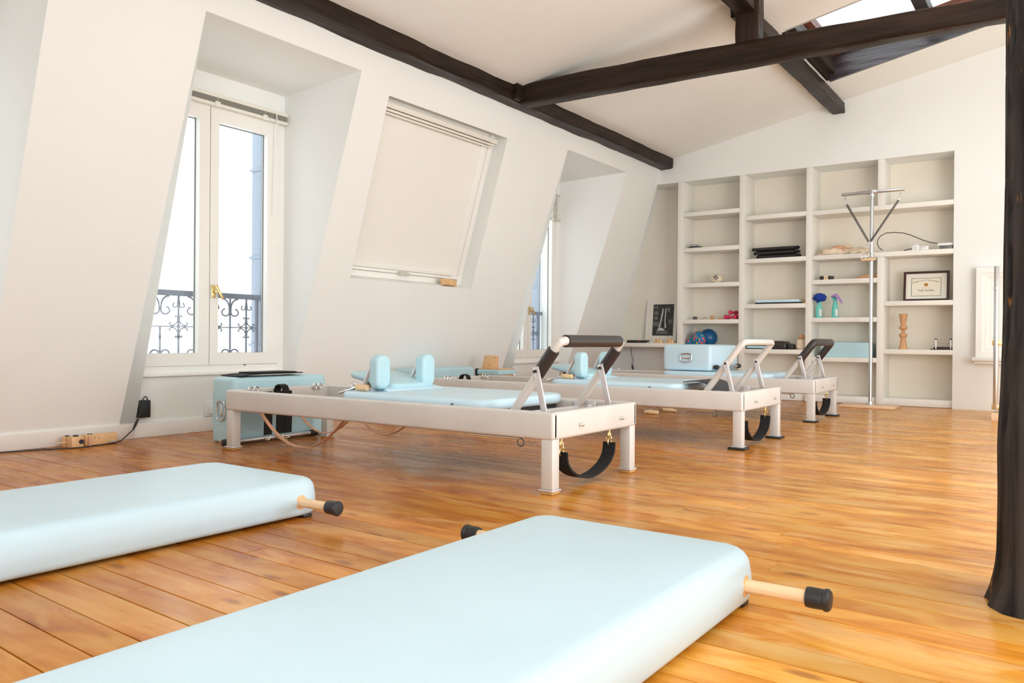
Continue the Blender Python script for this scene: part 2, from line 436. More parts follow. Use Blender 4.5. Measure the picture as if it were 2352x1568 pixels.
# ------------------------------------------------------------------ room constants
XW = -5.05          # foot of the mansard and plane of the dormer windows
SL = 0.2997         # lean of the mansard: x gained per metre of height
YB = 9.15           # far wall
YF = -1.6           # open end behind the camera
XR = 2.6
ZT = 2.622          # top of dormer recesses
def sx(z): return XW + SL * z
def cz(x): return 3.30 + 0.195 * (x + 2.05)
ZM = 2.93           # where mansard meets ceiling
XM = sx(ZM)

# ---- floor
m = MB().box(XW - 0.1, XR, YF, YB + 0.4, -0.06, -0.012)
floor = struct(m.build('floor', GAP, smooth=None))
TH = math.radians(-2.0)
ct, st = math.cos(TH), math.sin(TH)
def uv2(u, v): return (u * ct - v * st, u * st + v * ct)
def plank_verts(u0, u1, v0, v1, zt):
    c = 0.0008; g = 0.0019
    a0, a1, b0, b1 = u0 + g * .5, u1 - g * .5, v0 + g, v1 - g
    V = []
    for (ins, z) in ((0, -0.0115), (0, zt - c), (c, zt)):
        for (u, v) in ((a0 + ins, b0 + ins), (a1 - ins, b0 + ins), (a1 - ins, b1 - ins), (a0 + ins, b1 - ins)):
            V.append((*uv2(u, v), z))
    return V
PF = [(8, 9, 10, 11), (0, 1, 5, 4), (1, 2, 6, 5), (2, 3, 7, 6), (3, 0, 4, 7), (4, 5, 9, 8), (5, 6, 10, 9), (6, 7, 11, 10), (7, 4, 8, 11)]
v = -1.75; rows = []
while v < YB + 0.55:
    w = random.choice((0.098, 0.104, 0.108, 0.112, 0.118))
    rows.append((v, v + w)); v += w
planks = []
for (a, b) in rows:
    u = -5.35 - random.random() * 0.6
    while u < 2.9:
        l = random.choice((1.9, 2.4, 2.9, 3.4, 2.1))
        u1 = u + l
        if u1 > -5.2:
            lo, hi = max(u, -5.16 + 0.0), min(u1, 2.75)
            if hi - lo > 0.05: planks.append((lo, hi, a, b))
        u = u1
def near_key(p):
    x, y = uv2((p[0] + p[1]) / 2, (p[2] + p[3]) / 2); d = Vector((x, y, 0)) - CAM
    f = d.dot(fwd); return -1e9 + f if f < 0 else f
vis = [p for p in planks if near_key(p) > -1e8]
beh = [p for p in planks if near_key(p) <= -1e8]
vis.sort(key=lambda p: p[2])
NP = 290
def clip_wall(V):
    return [(max(x, XW - 0.09), min(max(y, YF), YB + 0.39), z) for x, y, z in V]
for p in vis[:NP]:
    me = bpy.data.meshes.new('plank')
    me.from_pydata(clip_wall(plank_verts(*p, random.uniform(-0.0005, 0.0003) if p[2] < 2.6 else 0.0)), [], PF)
    at = me.attributes.new('rnd', 'FLOAT', 'POINT'); r_ = random.random(); at.data.foreach_set('value', [r_] * 12)
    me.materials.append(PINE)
    o = bpy.data.objects.new('plank', me); COL.objects.link(o); o.parent = floor
V = []; Fc = []; A = []
for p in vis[NP:] + beh:
    n0 = len(V); V += clip_wall(plank_verts(*p, 0.0)); Fc += [tuple(i + n0 for i in f) for f in PF]; A += [random.random()] * 12
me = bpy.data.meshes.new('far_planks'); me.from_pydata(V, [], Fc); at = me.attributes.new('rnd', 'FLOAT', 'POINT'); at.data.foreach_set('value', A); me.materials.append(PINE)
o = bpy.data.objects.new('far_planks', me); COL.objects.link(o); o.parent = floor; o['kind'] = 'stuff'

# ---- mansard wall with dormer recesses and the roof window hole
WT = 0.25
NI = [  # recess: y0,y1 at the slope ; back y0,y1 ; window centre
    (0.66, 1.965, 0.58, 1.93, 1.255),
    (2.83, 4.105, 2.72, 4.04, 3.385),
    (7.00, 8.315, 6.78, 8.10, 7.43)]
RW = (4.42, 5.975, 1.148, 2.525)      # roof window opening y0,y1,z0,z1
m = MB()
def sq(y0, y1, z0, z1):
    m.quad((sx(z0), y0, z0), (sx(z0), y1, z0), (sx(z1), y1, z1), (sx(z1), y0, z1))
ys = [YF] + [q for n in NI for q in n[:2]] + [YB]
for i in range(0, len(ys), 2):
    y0, y1 = ys[i], ys[i + 1]
    if y0 < RW[0] < y1:
        sq(y0, RW[0], 0, ZT); sq(RW[1], y1, 0, ZT); sq(RW[0], RW[1], 0, RW[2]); sq(RW[0], RW[1], RW[3], ZT)
    else: sq(y0, y1, 0, ZT)
sq(YF, YB, ZT, ZM + 0.02)
ZB = 2.548
WZ0, WZ1 = 0.40, 2.40
for (a, b, a2, b2, c) in NI:
    # jambs, recess ceiling
    m.quad((XW, a2, 0), (sx(0), a, 0), (sx(ZT), a, ZT), (XW, a2, ZB))
    m.quad((XW, b2, 0), (XW, b2, ZB), (sx(ZT), b, ZT), (sx(0), b, 0))
    m.quad((XW, a2, ZB), (sx(ZT), a, ZT), (sx(ZT), b, ZT), (XW, b2, ZB))
    # wall below and above the window, and reveals through the thickness
    m.box(XW - WT, XW, a2 - 0.15, b2 + 0.15, -0.05, WZ0)
    m.box(XW - WT, XW, a2 - 0.15, b2 + 0.15, WZ1, ZB + 0.15)
    m.box(XW - WT, XW, a2 - 0.15, a2, WZ0, WZ1)
    m.box(XW - WT, XW, b2, b2 + 0.15, WZ0, WZ1)
# roof-window recess sides (perpendicular to the slope)
ln = math.sqrt(1 + SL * SL); NX, NZ = -1 / ln, SL / ln
D = 0.15
def rp(y, z, d): return (sx(z) + NX * d, y, z + NZ * d)
m.quad(rp(RW[0], RW[2], 0), rp(RW[0], RW[3], 0), rp(RW[0], RW[3], D), rp(RW[0], RW[2], D))
m.quad(rp(RW[1], RW[2], 0), rp(RW[1], RW[2], D), rp(RW[1], RW[3], D), rp(RW[1], RW[3], 0))
m.quad(rp(RW[0], RW[3], 0), rp(RW[1], RW[3], 0), rp(RW[1], RW[3], D), rp(RW[0], RW[3], D))
m.quad(rp(RW[0], RW[2], 0), rp(RW[0], RW[2], D), rp(RW[1], RW[2], D), rp(RW[1], RW[2], 0))
struct(m.build('wall_left', PLASTER, smooth=None))

# ---- ceiling with the skylight opening
SK = (-2.03, -0.50, 6.86, 8.36)
m = MB()
def cq(x0, x1, y0, y1): m.quad((x0, y0, cz(x0)), (x1, y0, cz(x1)), (x1, y1, cz(x1)), (x0, y1, cz(x0)))
cq(XM - 0.02, SK[0], YF, YB); cq(SK[1], XR, YF, YB); cq(SK[0], SK[1], YF, SK[2]); cq(SK[0], SK[1], SK[3], YB)
struct(m.build('ceiling', CEILP, smooth=None))

# ---- far wall with shelf alcove
YA = YB + 0.36
AX0, AX1, AZ = XW - 0.1, -1.010, 2.612
m = MB()
def wq(x0, x1, z0, z1, y=YB): m.quad((x0, y, z0), (x1, y, z0), (x1, y, z1), (x0, y, z1))
m.quad((sx(AZ), YB, AZ), (AX1, YB, AZ), (AX1, YB, cz(AX1)), (XM - 0.03, YB, cz(XM - 0.03)))
m.quad((AX1, YB, 0), (XR, YB, 0), (XR, YB, cz(XR)), (AX1, YB, cz(AX1)))
wq(AX0, AX1, 0, AZ, YA)                                        # back of the alcove
m.quad((AX0, YB, AZ), (AX1, YB, AZ), (AX1, YA, AZ), (AX0, YA, AZ))
m.quad((AX1, YB, 0), (AX1, YA, 0), (AX1, YA, AZ), (AX1, YB, AZ))
OFF = 0.13                                                       # the slope carries on, set back, inside the alcove
m.quad((sx(0) - OFF + 0.0, YB, 0), (sx(0) - OFF, YA, 0), (sx(AZ) - OFF, YA, AZ), (sx(AZ) - OFF, YB, AZ))
m.quad((sx(0), YB, 0), (sx(0) - OFF, YB + 0.05, 0), (sx(AZ) - OFF, YB + 0.05, AZ), (sx(AZ), YB, AZ))
struct(m.build('wall_back', PLASTER, smooth=None))
m = MB()
ops = ((0.6, 2.4), (3.6, 5.4), (6.4, 8.2)); q0, q1 = 0.5, 2.35  # unseen window openings added to let in side light
yy = YF
for (a, b) in ops + ((YB, YB),):
    m.quad((XR, yy, 0), (XR, a, 0), (XR, a, cz(XR)), (XR, yy, cz(XR)))
    if a < b:
        m.quad((XR, a, 0), (XR, b, 0), (XR, b, q0), (XR, a, q0)); m.quad((XR, a, q1), (XR, b, q1), (XR, b, cz(XR)), (XR, a, cz(XR)))
        m.quad((XR, a, q0), (XR, b, q0), (XR + .2, b, q0), (XR + .2, a, q0)); m.quad((XR, a, q1), (XR + .2, a, q1), (XR + .2, b, q1), (XR, b, q1))
        m.quad((XR, a, q0), (XR + .2, a, q0), (XR + .2, a, q1), (XR, a, q1)); m.quad((XR, b, q0), (XR, b, q1), (XR + .2, b, q1), (XR + .2, b, q0))
    yy = b
struct(m.build('wall_right', PLASTER, smooth=None))

m = MB().quad((XW - 0.1, YF, 0), (-1.6, YF, 0), (-1.6, YF, cz(-1.6)), (XW - 0.1, YF, cz(XW)))  # unseen partial wall added to cut the light at the near left
struct(m.build('wall_front_added', PLASTER, smooth=None))

# ---- baseboards
for (y0, y1) in ((YF, NI[0][2]), (NI[0][3], NI[1][0]), (NI[1][1], NI[2][0]), (NI[2][1], YB)):
    m = MB(); m.hexa([(XW, y0, 0), (XW + 0.022, y0, 0), (XW + 0.022, y1, 0), (XW, y1, 0), (XW + 0.02, y0, 0.105), (XW + 0.045, y0, 0.10), (XW + 0.045, y1, 0.10), (XW + 0.02, y1, 0.105)], bev=0.003)
    struct(m.build('baseboard_left', PAINT))
for n in NI:
    m = MB().box(XW, XW + 0.018, n[2] + 0.02, n[3] - 0.01, 0, 0.10, bev=0.004); struct(m.build('baseboard_niche', PAINT))

# ------------------------------------------------------------------ the built-in shelf unit
sh = thing('shelf_unit', 'tall white built-in shelf unit filling the alcove in the far wall', 'shelves', (-2.5, YB, 0))
G = 0.001
PX = [(-3.993, -3.923), (-3.222, -3.159), (-2.462, -2.399)]
for a, b in PX: MB().box(a, b, YB + G, YA - G, 0.002, AZ - G, bev=0.003).build('upright', SHELFP, sh)
MB().box(-1.724, -1.658, YB + G, YA - G, 0.002, 1.575, bev=0.003).build('upright', SHELFP, sh)
MB().box(-1.724, -1.661, YB + G, YA - G, 2.122, AZ - G, bev=0.003).build('upright', SHELFP, sh)
def shelf(x0, x1, zt, th=0.05): MB().box(x0, x1, YB + G, YA - G, zt - th, zt, bev=0.003).build('shelf', SHELFP, sh)
for z in (2.231, 1.798, 1.367, 0.927, 0.60): shelf(-3.923, -3.222, z)
for z in (2.128, 1.626, 1.100, 0.579): shelf(-3.159, -2.462, z)
shelf(-2.399, AX1 - G, 2.122); shelf(-2.399, AX1 - G, 1.626)
for z in (1.356, 0.936, 0.502): shelf(-2.399, -1.724, z)
for z in (1.104, 0.597): shelf(-1.658, AX1 - G, z)
BACKP = mat('bounce_tint_plaster', (0.85, 0.80, 0.70), 0.9, spec=0.2, var=0.015, vscale=3)  # warm floor bounce put into the colour of the white plaster
for a, b in ((-4.9, -3.993), (-3.923, -3.222), (-3.159, -2.462), (-2.399, AX1 - G)):
    x0_, x1_ = (a, b)
    if a < -4.5: MB().hexa([(sx(0.64) - OFF + 0.0, YA - 0.008, 0.64), (b, YA - 0.008, 0.64), (b, YA - 0.002, 0.64), (sx(0.64) - OFF, YA - 0.002, 0.64), (sx(AZ) - OFF, YA - 0.008, AZ - G), (b, YA - 0.008, AZ - G), (b, YA - 0.002, AZ - G), (sx(AZ) - OFF, YA - 0.002, AZ - G)]).build('bounce_tint_panel', BACKP, sh)
    else: MB().box(a, b, YA - 0.008, YA - 0.002, 0.002, AZ - G).build('bounce_tint_panel', BACKP, sh)  # thin sheets added to carry the bounce tint
MB().box(-4.93, -3.993, YB + G, YA - G, 0.587, 0.637, bev=0.003).build('bench_shelf', SHELFP, sh)
for a, b in ((-3.923, -3.222), (-3.159, -2.462), (-2.399, -1.724), (-1.658, AX1 - G)):
    MB().box(a, b, YB + 0.045, YA - G, 0.002, 0.078, bev=0.006).build('plinth', PAINT, sh)

# ------------------------------------------------------------------ beams
def rough_beam(name, x0, x1, y0, y1, z0, z1, material, axis, amp=0.008, cuts=40, wane=0.02, parent=None, seed=0, fn=None):
    """a hewn timber: a box cut across its length, its arrises waned, every ring a little off"""
    lo = [x0, y0, z0]; hi = [x1, y1, z1]
    o1, o2 = [i for i in range(3) if i != axis]
    t = bmesh.new(); rings = []
    for i in range(cuts + 1):
        f = i / cuts; a = lo[axis] + (hi[axis] - lo[axis]) * f; ring = []
        c1, c2 = (lo[o1] + hi[o1]) / 2, (lo[o2] + hi[o2]) / 2; h1, h2 = (hi[o1] - lo[o1]) / 2, (hi[o2] - lo[o2]) / 2
        k = 0
        for (s1, s2) in ((1, 1), (-1, 1), (-1, -1), (1, -1)):
            w = wane * (0.7 + 0.6 * noise.noise(Vector((a * 1.7, k * 3.1, seed))))
            sub = ((s1 * h1, s2 * (h2 - w)), (s1 * (h1 - w * .35), s2 * (h2 - w * .35)), (s1 * (h1 - w), s2 * h2)) if s1 * s2 > 0 else ((s1 * (h1 - w), s2 * h2), (s1 * (h1 - w * .35), s2 * (h2 - w * .35)), (s1 * h1, s2 * (h2 - w)))
            mid = ((0, s2 * h2) if s1 * s2 > 0 else (s1 * h1, 0))
            for q in list(sub) + [mid]:
                nz = Vector((a * 3.0 + seed, q[0] * 9, q[1] * 9))
                d1 = amp * noise.noise(nz) * 1.6 + amp * 0.6 * noise.noise(nz * 4); d2 = amp * noise.noise(nz + Vector((31, 0, 0))) * 1.6
                p = [0, 0, 0]; p[axis] = a; p[o1] = c1 + q[0] + d1; p[o2] = c2 + q[1] + d2
                if fn: p = fn(p, f)
                ring.append(t.verts.new(p)); k += 1
        rings.append(ring)
    n = len(rings[0])
    for A_, B_ in zip(rings, rings[1:]):
        for k in range(n): t.faces.new((A_[k], A_[(k + 1) % n], B_[(k + 1) % n], B_[k]))
    t.faces.new(rings[0][::-1]); t.faces.new(rings[-1])
    mb = MB(); mb.bm.free(); mb.bm = t
    return mb.build(name, material, parent, smooth=28)

# purlin on the top edge of the mansard
o = rough_beam('purlin', -4.26, -4.055, YF, YB - 0.004, 2.785, 2.955, BEAMY, 1, amp=0.010, cuts=110, wane=0.03, seed=3)
tag(o, 'long dark purlin running along the top of the sloping window wall', 'beam')
# tie beam across the room
def tie_fn(p, f):
    x = p[0]; k = max(0.0, (x + 4.0) / 3.6)
    top = 2.937 - 0.016 * k - 0.082 * k * k; bot = 2.752 - 0.030 * k - 0.022 * k * k
    q = (p[2] - 2.75) / 0.19
    return [x, p[1], bot + (top - bot) * q]
o = rough_beam('tie_beam', -4.045, 1.2, 5.80, 5.97, 2.75, 2.94, BEAMX, 0, amp=0.005, cuts=110, wane=0.035, seed=11, fn=tie_fn)
tag(o, 'long dark tie beam crossing the room under the ceiling', 'beam')
o = rough_beam('wooden_cleat', -4.052, -4.005, 5.715, 5.795, 2.78, 2.93, BEAMY, 1, amp=0.006, cuts=8, wane=0.012, seed=13)
tag(o, 'short dark timber cleat where the tie beam meets the purlin', 'cleat')
# ridge beam
o = rough_beam('ridge_beam', -2.19, -2.06, 5.98, YB - 0.004, 3.155, cz(-2.12) - 0.012, BEAMY, 1, amp=0.006, cuts=50, wane=0.010, seed=21)
tag(o, 'dark ridge beam running to the far wall beside the skylight', 'beam')
o = rough_beam('king_post', -2.095, -1.92, 5.81, 5.95, 2.885, cz(-2.09) - 0.005, BEAMK, 2, amp=0.006, cuts=14, wane=0.008, seed=31)
tag(o, 'short dark upright king post standing on the tie beam', 'post')
o = rough_beam('ridge_beam', -2.085, -1.935, 3.4, 5.80, 3.10, cz(-2.08) - 0.002, BEAMY, 1, amp=0.006, cuts=40, wane=0.012, seed=41)
tag(o, 'dark beam end at the top edge, in front of the short upright post', 'beam')

# post in the right foreground: an old hewn trunk with long drying cracks
def build_post():
    t_ = bmesh.new(); n = 120; rings = []; zt = cz(-.16) - 0.03; nz = 170
    cx0, cy0 = 0.0, 2.45
    for i in range(nz + 1):
        z = zt * i / nz; ring = []
        flare = 0.026 * max(0, 1 - z / 0.14) ** 2 + 0.014 * max(0, 1 - z / 0.75) + 0.004 * math.exp(-((z - 0.42) / 0.10) ** 2)
        bow = 0.009
        for k in range(n):
            a = 2 * PI * k / n; ca, sa = math.cos(a), math.sin(a)
            r = 0.142 / (abs(ca) ** 3.2 + abs(sa) ** 3.2) ** (1 / 3.2) if True else 0.14
            wob = 0.25 * noise.noise(Vector((z * 0.9, k * 0.01, 5)))
            aa = a + wob
            g = noise.noise(Vector((math.cos(aa) * 3.2, math.sin(aa) * 3.2, z * 0.45)))
            g2 = noise.noise(Vector((math.cos(aa) * 9, math.sin(aa) * 9, z * 0.9 + 7)))
            g3 = noise.noise(Vector((math.cos(aa) * 24, math.sin(aa) * 24, z * 2.2 + 3)))
            crack = max(0, 1 - abs(g) / 0.045) * 0.016 + max(0, 1 - abs(g2) / 0.05) * 0.007
            r += flare + 0.006 * g + 0.0035 * g2 + 0.002 * g3 - crack
            ring.append(t_.verts.new((cx0 + r * ca - bow, cy0 + r * sa * 0.9, z)))
        rings.append(ring)
    for A_, B_ in zip(rings, rings[1:]):
        for k in range(n): t_.faces.new((A_[k], A_[(k + 1) % n], B_[(k + 1) % n], B_[k]))
    t_.faces.new(rings[0][::-1]); t_.faces.new(rings[-1])
    mb = MB(); mb.bm.free(); mb.bm = t_
    return mb.build('timber_post', BEAMZ, smooth=50)
post = build_post()
tag(post, 'thick rough black timber post at the right edge of the photo', 'post')

# ------------------------------------------------------------------ skylight
def skylight():
    w = holder('window_4', (-1.25, 7.6, 3.4))
    SH = 0.30
    x0, x1, y0, y1 = SK
    def zz(x, d): return cz(x) + d
    # shaft boards (dark wood)
    def bd(name, pts, mtl):
        mb = MB(); mb.hexa(pts); return mb.build(name, mtl, w)
    t = 0.03
    bd('lining_board', [(x0, y1, zz(x0, -0.02)), (x1, y1, zz(x1, -0.02)), (x1, y1 + t, zz(x1, -0.02)), (x0, y1 + t, zz(x0, -0.02)), (x0, y1, zz(x0, SH)), (x1, y1, zz(x1, SH)), (x1, y1 + t, zz(x1, SH)), (x0, y1 + t, zz(x0, SH))], GLOSSW)
    bd('lining_board', [(x0, y0 - t, zz(x0, 0.0)), (x1, y0 - t, zz(x1, 0.0)), (x1, y0, zz(x1, 0.0)), (x0, y0, zz(x0, 0.0)), (x0, y0 - t, zz(x0, SH)), (x1, y0 - t, zz(x1, SH)), (x1, y0, zz(x1, SH)), (x0, y0, zz(x0, SH))], PAINT)
    bd('lining_board', [(x0 - t, y0, zz(x0, -0.01)), (x0, y0, zz(x0, -0.01)), (x0, y1, zz(x0, -0.01)), (x0 - t, y1, zz(x0, -0.01)), (x0 - t, y0, zz(x0, SH)), (x0, y0, zz(x0, SH)), (x0, y1, zz(x0, SH)), (x0 - t, y1, zz(x0, SH))], BEAMY)
    bd('lining_board', [(x1, y0, zz(x1, 0)), (x1 + t, y0, zz(x1, 0)), (x1 + t, y1, zz(x1, 0)), (x1, y1, zz(x1, 0)), (x1, y0, zz(x1, SH)), (x1 + t, y0, zz(x1, SH)), (x1 + t, y1, zz(x1, SH)), (x1, y1, zz(x1, SH))], PAINT)
    # step board beside the ridge
    bd('step_board', [(x0, y0 + .1, zz(x0, 0.05)), (x0 + .05, y0 + .1, zz(x0, 0.05)), (x0 + .05, y1, zz(x0, 0.05)), (x0, y1, zz(x0, 0.05)), (x0, y0 + .1, zz(x0, 0.16)), (x0 + .05, y0 + .1, zz(x0, 0.16)), (x0 + .05, y1, zz(x0, 0.16)), (x0, y1, zz(x0, 0.16))], BEAMY)
    # sash in the roof plane
    f = 0.075
    def slab(xa, xb, ya, yb, d0, d1, mtl, name):
        return bd(name, [(xa, ya, zz(xa, d0)), (xb, ya, zz(xb, d0)), (xb, yb, zz(xb, d0)), (xa, yb, zz(xa, d0)), (xa, ya, zz(xa, d1)), (xb, ya, zz(xb, d1)), (xb, yb, zz(xb, d1)), (xa, yb, zz(xa, d1))], mtl)
    slab(x0, x0 + f, y0, y1, SH - .08, SH, REDW, 'sash_rail'); slab(x1 - f, x1, y0, y1, SH - .08, SH, REDW, 'sash_rail')
    slab(x0 + f, x1 - f, y0, y0 + f * .3, SH - .08, SH, REDW, 'sash_rail'); slab(x0 + f, x1 - f, y1 - f, y1, SH - .08, SH, REDW, 'sash_rail')
    slab(-1.20, -1.10, y0, y1 - f, SH - .10, SH, BEAMY, 'glazing_bar')
    slab(x0 + f, x1 - f, y0 + f * .3, y1 - f, SH - .035, SH - .03, GLASS, 'pane')
skylight()

# ------------------------------------------------------------------ dormer windows
def dormer_window(idx, yc, y_lo, y_hi, glazed=True):
    w = holder('window_%d' % idx, (XW, yc, WZ0))
    X0, X1 = XW - 0.055, XW + 0.012
    zb, zt = 0.468, 2.335
    hw = 0.60
    # fixed frame
    MB().box(XW - 0.08, XW + 0.002, y_lo, yc - hw, WZ0, WZ1).build('window_frame', PAINT, w)
    MB().box(XW - 0.08, XW + 0.002, yc + hw, y_hi, WZ0, WZ1).build('window_frame', PAINT, w)
    MB().box(XW - 0.08, XW + 0.002, yc - hw, yc + hw, zt, WZ1).build('window_frame', PAINT, w)
    MB().box(XW - 0.08, XW + 0.002, yc - hw, yc + hw, WZ0, zb).build('window_frame', PAINT, w)
    MB().box(XW - 0.04, XW + 0.035, y_lo, y_hi - 0.02, WZ0 - 0.0, WZ0 + 0.022, bev=0.006).build('window_sill', PAINT, w)
    gz0, gz1 = zb + 0.088, zt - 0.12
    for s in (-1, 1):
        a, b = (yc - hw + 0.003, yc - 0.003) if s < 0 else (yc + 0.003, yc + hw - 0.003)
        g0, g1 = (a + 0.105, b - 0.082) if s < 0 else (a + 0.068, b - 0.105)
        mb = MB().frame_yz(X0, X1, (a, b, zb + .003, zt - .003), (g0, g1, gz0, gz1))
        sash = mb.build('sash', PAINT, w)
        # dark glazing gasket then the pane
        mg = MB().frame_yz(XW - 0.045, XW - 0.036, (g0 - .002, g1 + .002, gz0 - .002, gz1 + .002), (g0 + .004, g1 - .005, gz0 + .002, gz1 - .005))
        mg.build('gasket', SPRING, sash)
        MB().box(XW - 0.031, XW - 0.027, g0 - .003, g1 + .003, gz0 - .003, gz1 + .003).build('pane', GLASS, sash)
    # handle on the right sash
    hd = MB(); yh, zh = yc + 0.028, 0.995
    hd.box(XW + 0.012, XW + 0.020, yh - 0.017, yh + 0.017, zh - 0.045, zh + 0.045, bev=0.003)
    hd.cyl((XW + 0.018, yh, zh), (XW + 0.05, yh, zh), 0.009)
    hd.bar((XW + 0.052, yh - 0.004, zh + 0.045), (XW + 0.056, yh + 0.052, zh - 0.052), 0.018, 0.012, up=(1, 0, 0), bev=0.003)
    hd.build('window_handle', BRASS, w, label='brass lever handle')
    for z in (0.60, 1.30, 2.0):
        MB().cyl((XW + 0.010, yc + hw, z), (XW + 0.010, yc + hw, z + 0.09), 0.007).build('hinge', PAINT, w)
    MB().cyl((XW + 0.006, yc + 0.30, zb + 0.002), (XW + 0.016, yc + 0.30, zb - 0.004), 0.005).build('window_stay', SPRING, w)
    return w
dormer_window(1, 1.255, 0.58, 1.93)
dormer_window(2, 3.385, 2.72, 4.04)
dormer_window(3, 7.43, 6.78, 8.10)

# ---- venetian blinds, drawn up
def venetian(yc, label, low=0.0, nsl=6):
    t = thing('venetian_blind', label, 'blind', (XW + 0.04, yc, 2.36), 'venetian blinds over the windows')
    y0, y1 = yc - 0.64, yc + 0.655
    if low: y1 = yc + 0.63
    zt = 2.405
    MB().box(XW + 0.006, XW + 0.05, y0, y1, zt - 0.028, zt, bev=0.003).build('headrail', BLIND, t)
    z = zt - 0.036
    step = 0.0052 if not low else 0.021
    for k in range(nsl):
        MB().box(XW + 0.016, XW + 0.046, y0 + .01, y1 - .008, z - 0.0012, z, mtx=None).build('slat', BLINDG if not low else BLIND, t); z -= step
    MB().box(XW + 0.014, XW + 0.05, y0 + .008, y1 - .004, z - 0.024, z, bev=0.004).build('bottom_rail', BLIND if not low else BLINDG, t)
    for yy in (yc - 0.42, yc + 0.03, yc + 0.44):
        MB().box(XW + 0.048, XW + 0.056, yy - 0.022, yy + 0.022, z - 0.03, z + 0.01, bev=0.003).build('clip', BLIND, t)
        MB().cyl((XW + 0.052, yy, zt - 0.02), (XW + 0.052, yy, z), 0.0015, seg=6).build('cord', BLIND, t)
    MB().tube([(XW + 0.055, yc + 0.535, zt - 0.02), (XW + 0.06, yc + 0.545, zt - 0.12), (XW + 0.058, yc + 0.53, 1.60)], 0.0045, seg=8).build('tilt_wand', WHITEP, t)
venetian(3.385, 'cream venetian blind drawn up over the nearest window in view')
venetian(7.43, 'venetian blind half drawn up over the far dormer window', low=1, nsl=13)

# ---- balcony railings with iron scrolls
def spiral(cx, cz_, r0, a0, turns, shrink=0.45, n=14, sgn=1):
    P = []
    for i in range(n + 1):
        f = i / n; r = r0 * (1 - (1 - shrink) * f); a = a0 + sgn * turns * 2 * PI * f
        P.append((cx + r * math.cos(a), cz_ + r * math.sin(a)))
    return P
def railing(shift, label, ycol=(3.02, 3.1668, 3.3098, 3.453, 3.597, 3.7403, 3.8858), yend=3.982, ystart=3.084):
    X = -5.30
    t = thing('balcony_railing', label, 'railing', (X, 3.4 + shift, 0.48), 'iron balcony railings')
    y0, y1 = ystart + shift, 4.06 + shift
    MB().box(X - 0.02, X + 0.02, y0, y1, 0.965, 1.005, bev=0.004).build('top_rail', IRON, t)
    MB().box(X - 0.006, X + 0.006, y0, yend + shift, 0.740, 0.748).build('middle_rail', IRON, t)
    MB().box(X - 0.012, X + 0.012, 2.7 + shift, y1, 0.455, 0.475).build('bottom_rail', IRON, t)
    MB().box(X - 0.012, X + 0.012, yend + shift - 0.009, yend + shift + 0.009, 0.475, 0.965).build('end_post', IRON, t)
    for i, y in enumerate(ycol):
        yy = y + shift
        full = i % 2 == 0
        top = 0.965
        MB().cyl((X, yy, 0.475), (X, yy, top if i != 1 or shift > 1 else 0.742), 0.0075, seg=8).build('baluster', IRON, t)
        mb = MB()
        def add(P, r=0.0065):
            MB().tube([(X, yy + p[0], p[1]) for p in P], r, seg=6).build('scroll', IRON, t)
        for s in (-1, 1):
            if not full:
                # big fleur curls under the rail and at the foot
                P = [(s * 0.068, 0.962)]
                for k in range(1, 9):
                    a = PI / 2 * k / 8; P.append((s * (0.068 - 0.060 * math.sin(a) ), 0.962 - 0.055 * (1 - math.cos(a)) * 1.3))
                P += [(s * 0.006, 0.872)]
                P += [(s * (0.040 - 0.034 * math.cos(a)), 0.862 - 0.030 * math.sin(a)) for a in [0.3 + 0.35 * q for q in range(9)]]
                P += [(s * 0.060, 0.882), (s * 0.046, 0.884)]
                add(P)
                Q = [(s * 0.006, 0.49), (s * 0.008, 0.535)]
                Q += [(s * (0.040 - 0.032 * math.cos(a)), 0.548 + 0.028 * math.sin(a)) for a in [0.3 + 0.35 * q for q in range(9)]]
                Q += [(s * 0.060, 0.530), (s * 0.046, 0.528)]
                add(Q)
            else:
                P = [(s * 0.004, 0.935), (s * 0.008, 0.905)] + [(s * (0.028 - 0.020 * math.cos(a)), 0.898 - 0.016 * math.sin(a)) for a in [0.4 + 0.4 * q for q in range(7)]] + [(s * 0.036, 0.916)]
                add(P, 0.005)
                P = [(s * 0.004, 0.49), (s * 0.010, 0.515)] + [(s * (0.028 - 0.018 * math.cos(a)), 0.52 + 0.014 * math.sin(a)) for a in [0.4 + 0.4 * q for q in range(7)]] + [(s * 0.044, 0.505)]
                add(P, 0.005)
                for u in (-1, 1):
                    zc = 0.744
                    # quarter arc from baluster to middle rail with curled ends
                    P = [(s * 0.022, zc + u * 0.066), (s * 0.028, zc + u * 0.074), (s * 0.018, zc + u * 0.079), (s * 0.007, zc + u * 0.068), (s * 0.006, zc + u * 0.045), (s * 0.016, zc + u * 0.024), (s * 0.036, zc + u * 0.010), (s * 0.056, zc + u * 0.008), (s * 0.070, zc + u * 0.016), (s * 0.072, zc + u * 0.028), (s * 0.060, zc + u * 0.028)]
                    add(P, 0.005)
        zs = (0.872, 0.50) if not full else (0.915, 0.744)
        for z in zs: MB().ball((X, yy, z), 0.014, seg=8, sc=(0.7, 1, 1.1)).build('collar', IRON, t)
    return t
railing(0.0, 'wrought iron balcony railing with scrolls outside the nearest window in view')
railing(4.045, 'wrought iron balcony railing outside the far dormer window')

# ---- folded shutters outside
for k, (shf, lab) in enumerate(((0.0, 'blue-grey shutter folded back outside the nearest window in view'), (4.045, 'blue-grey shutter folded back outside the far dormer window'))):
    t = thing('window_shutter', lab, 'shutter', (-5.32, 4.06 + shf, 0.46), 'shutters outside the windows')
    MB().box(-5.42, -5.305, 4.020 + shf, 4.05 + shf, 0.46, 2.5, bev=0.003).build('shutter_leaf', SHUT, t)
    for z in (0.6, 1.3, 2.0): MB().box(-5.44, -5.30, 4.012 + shf, 4.022 + shf, z, z + 0.02).build('iron_strap', SHUT, t)

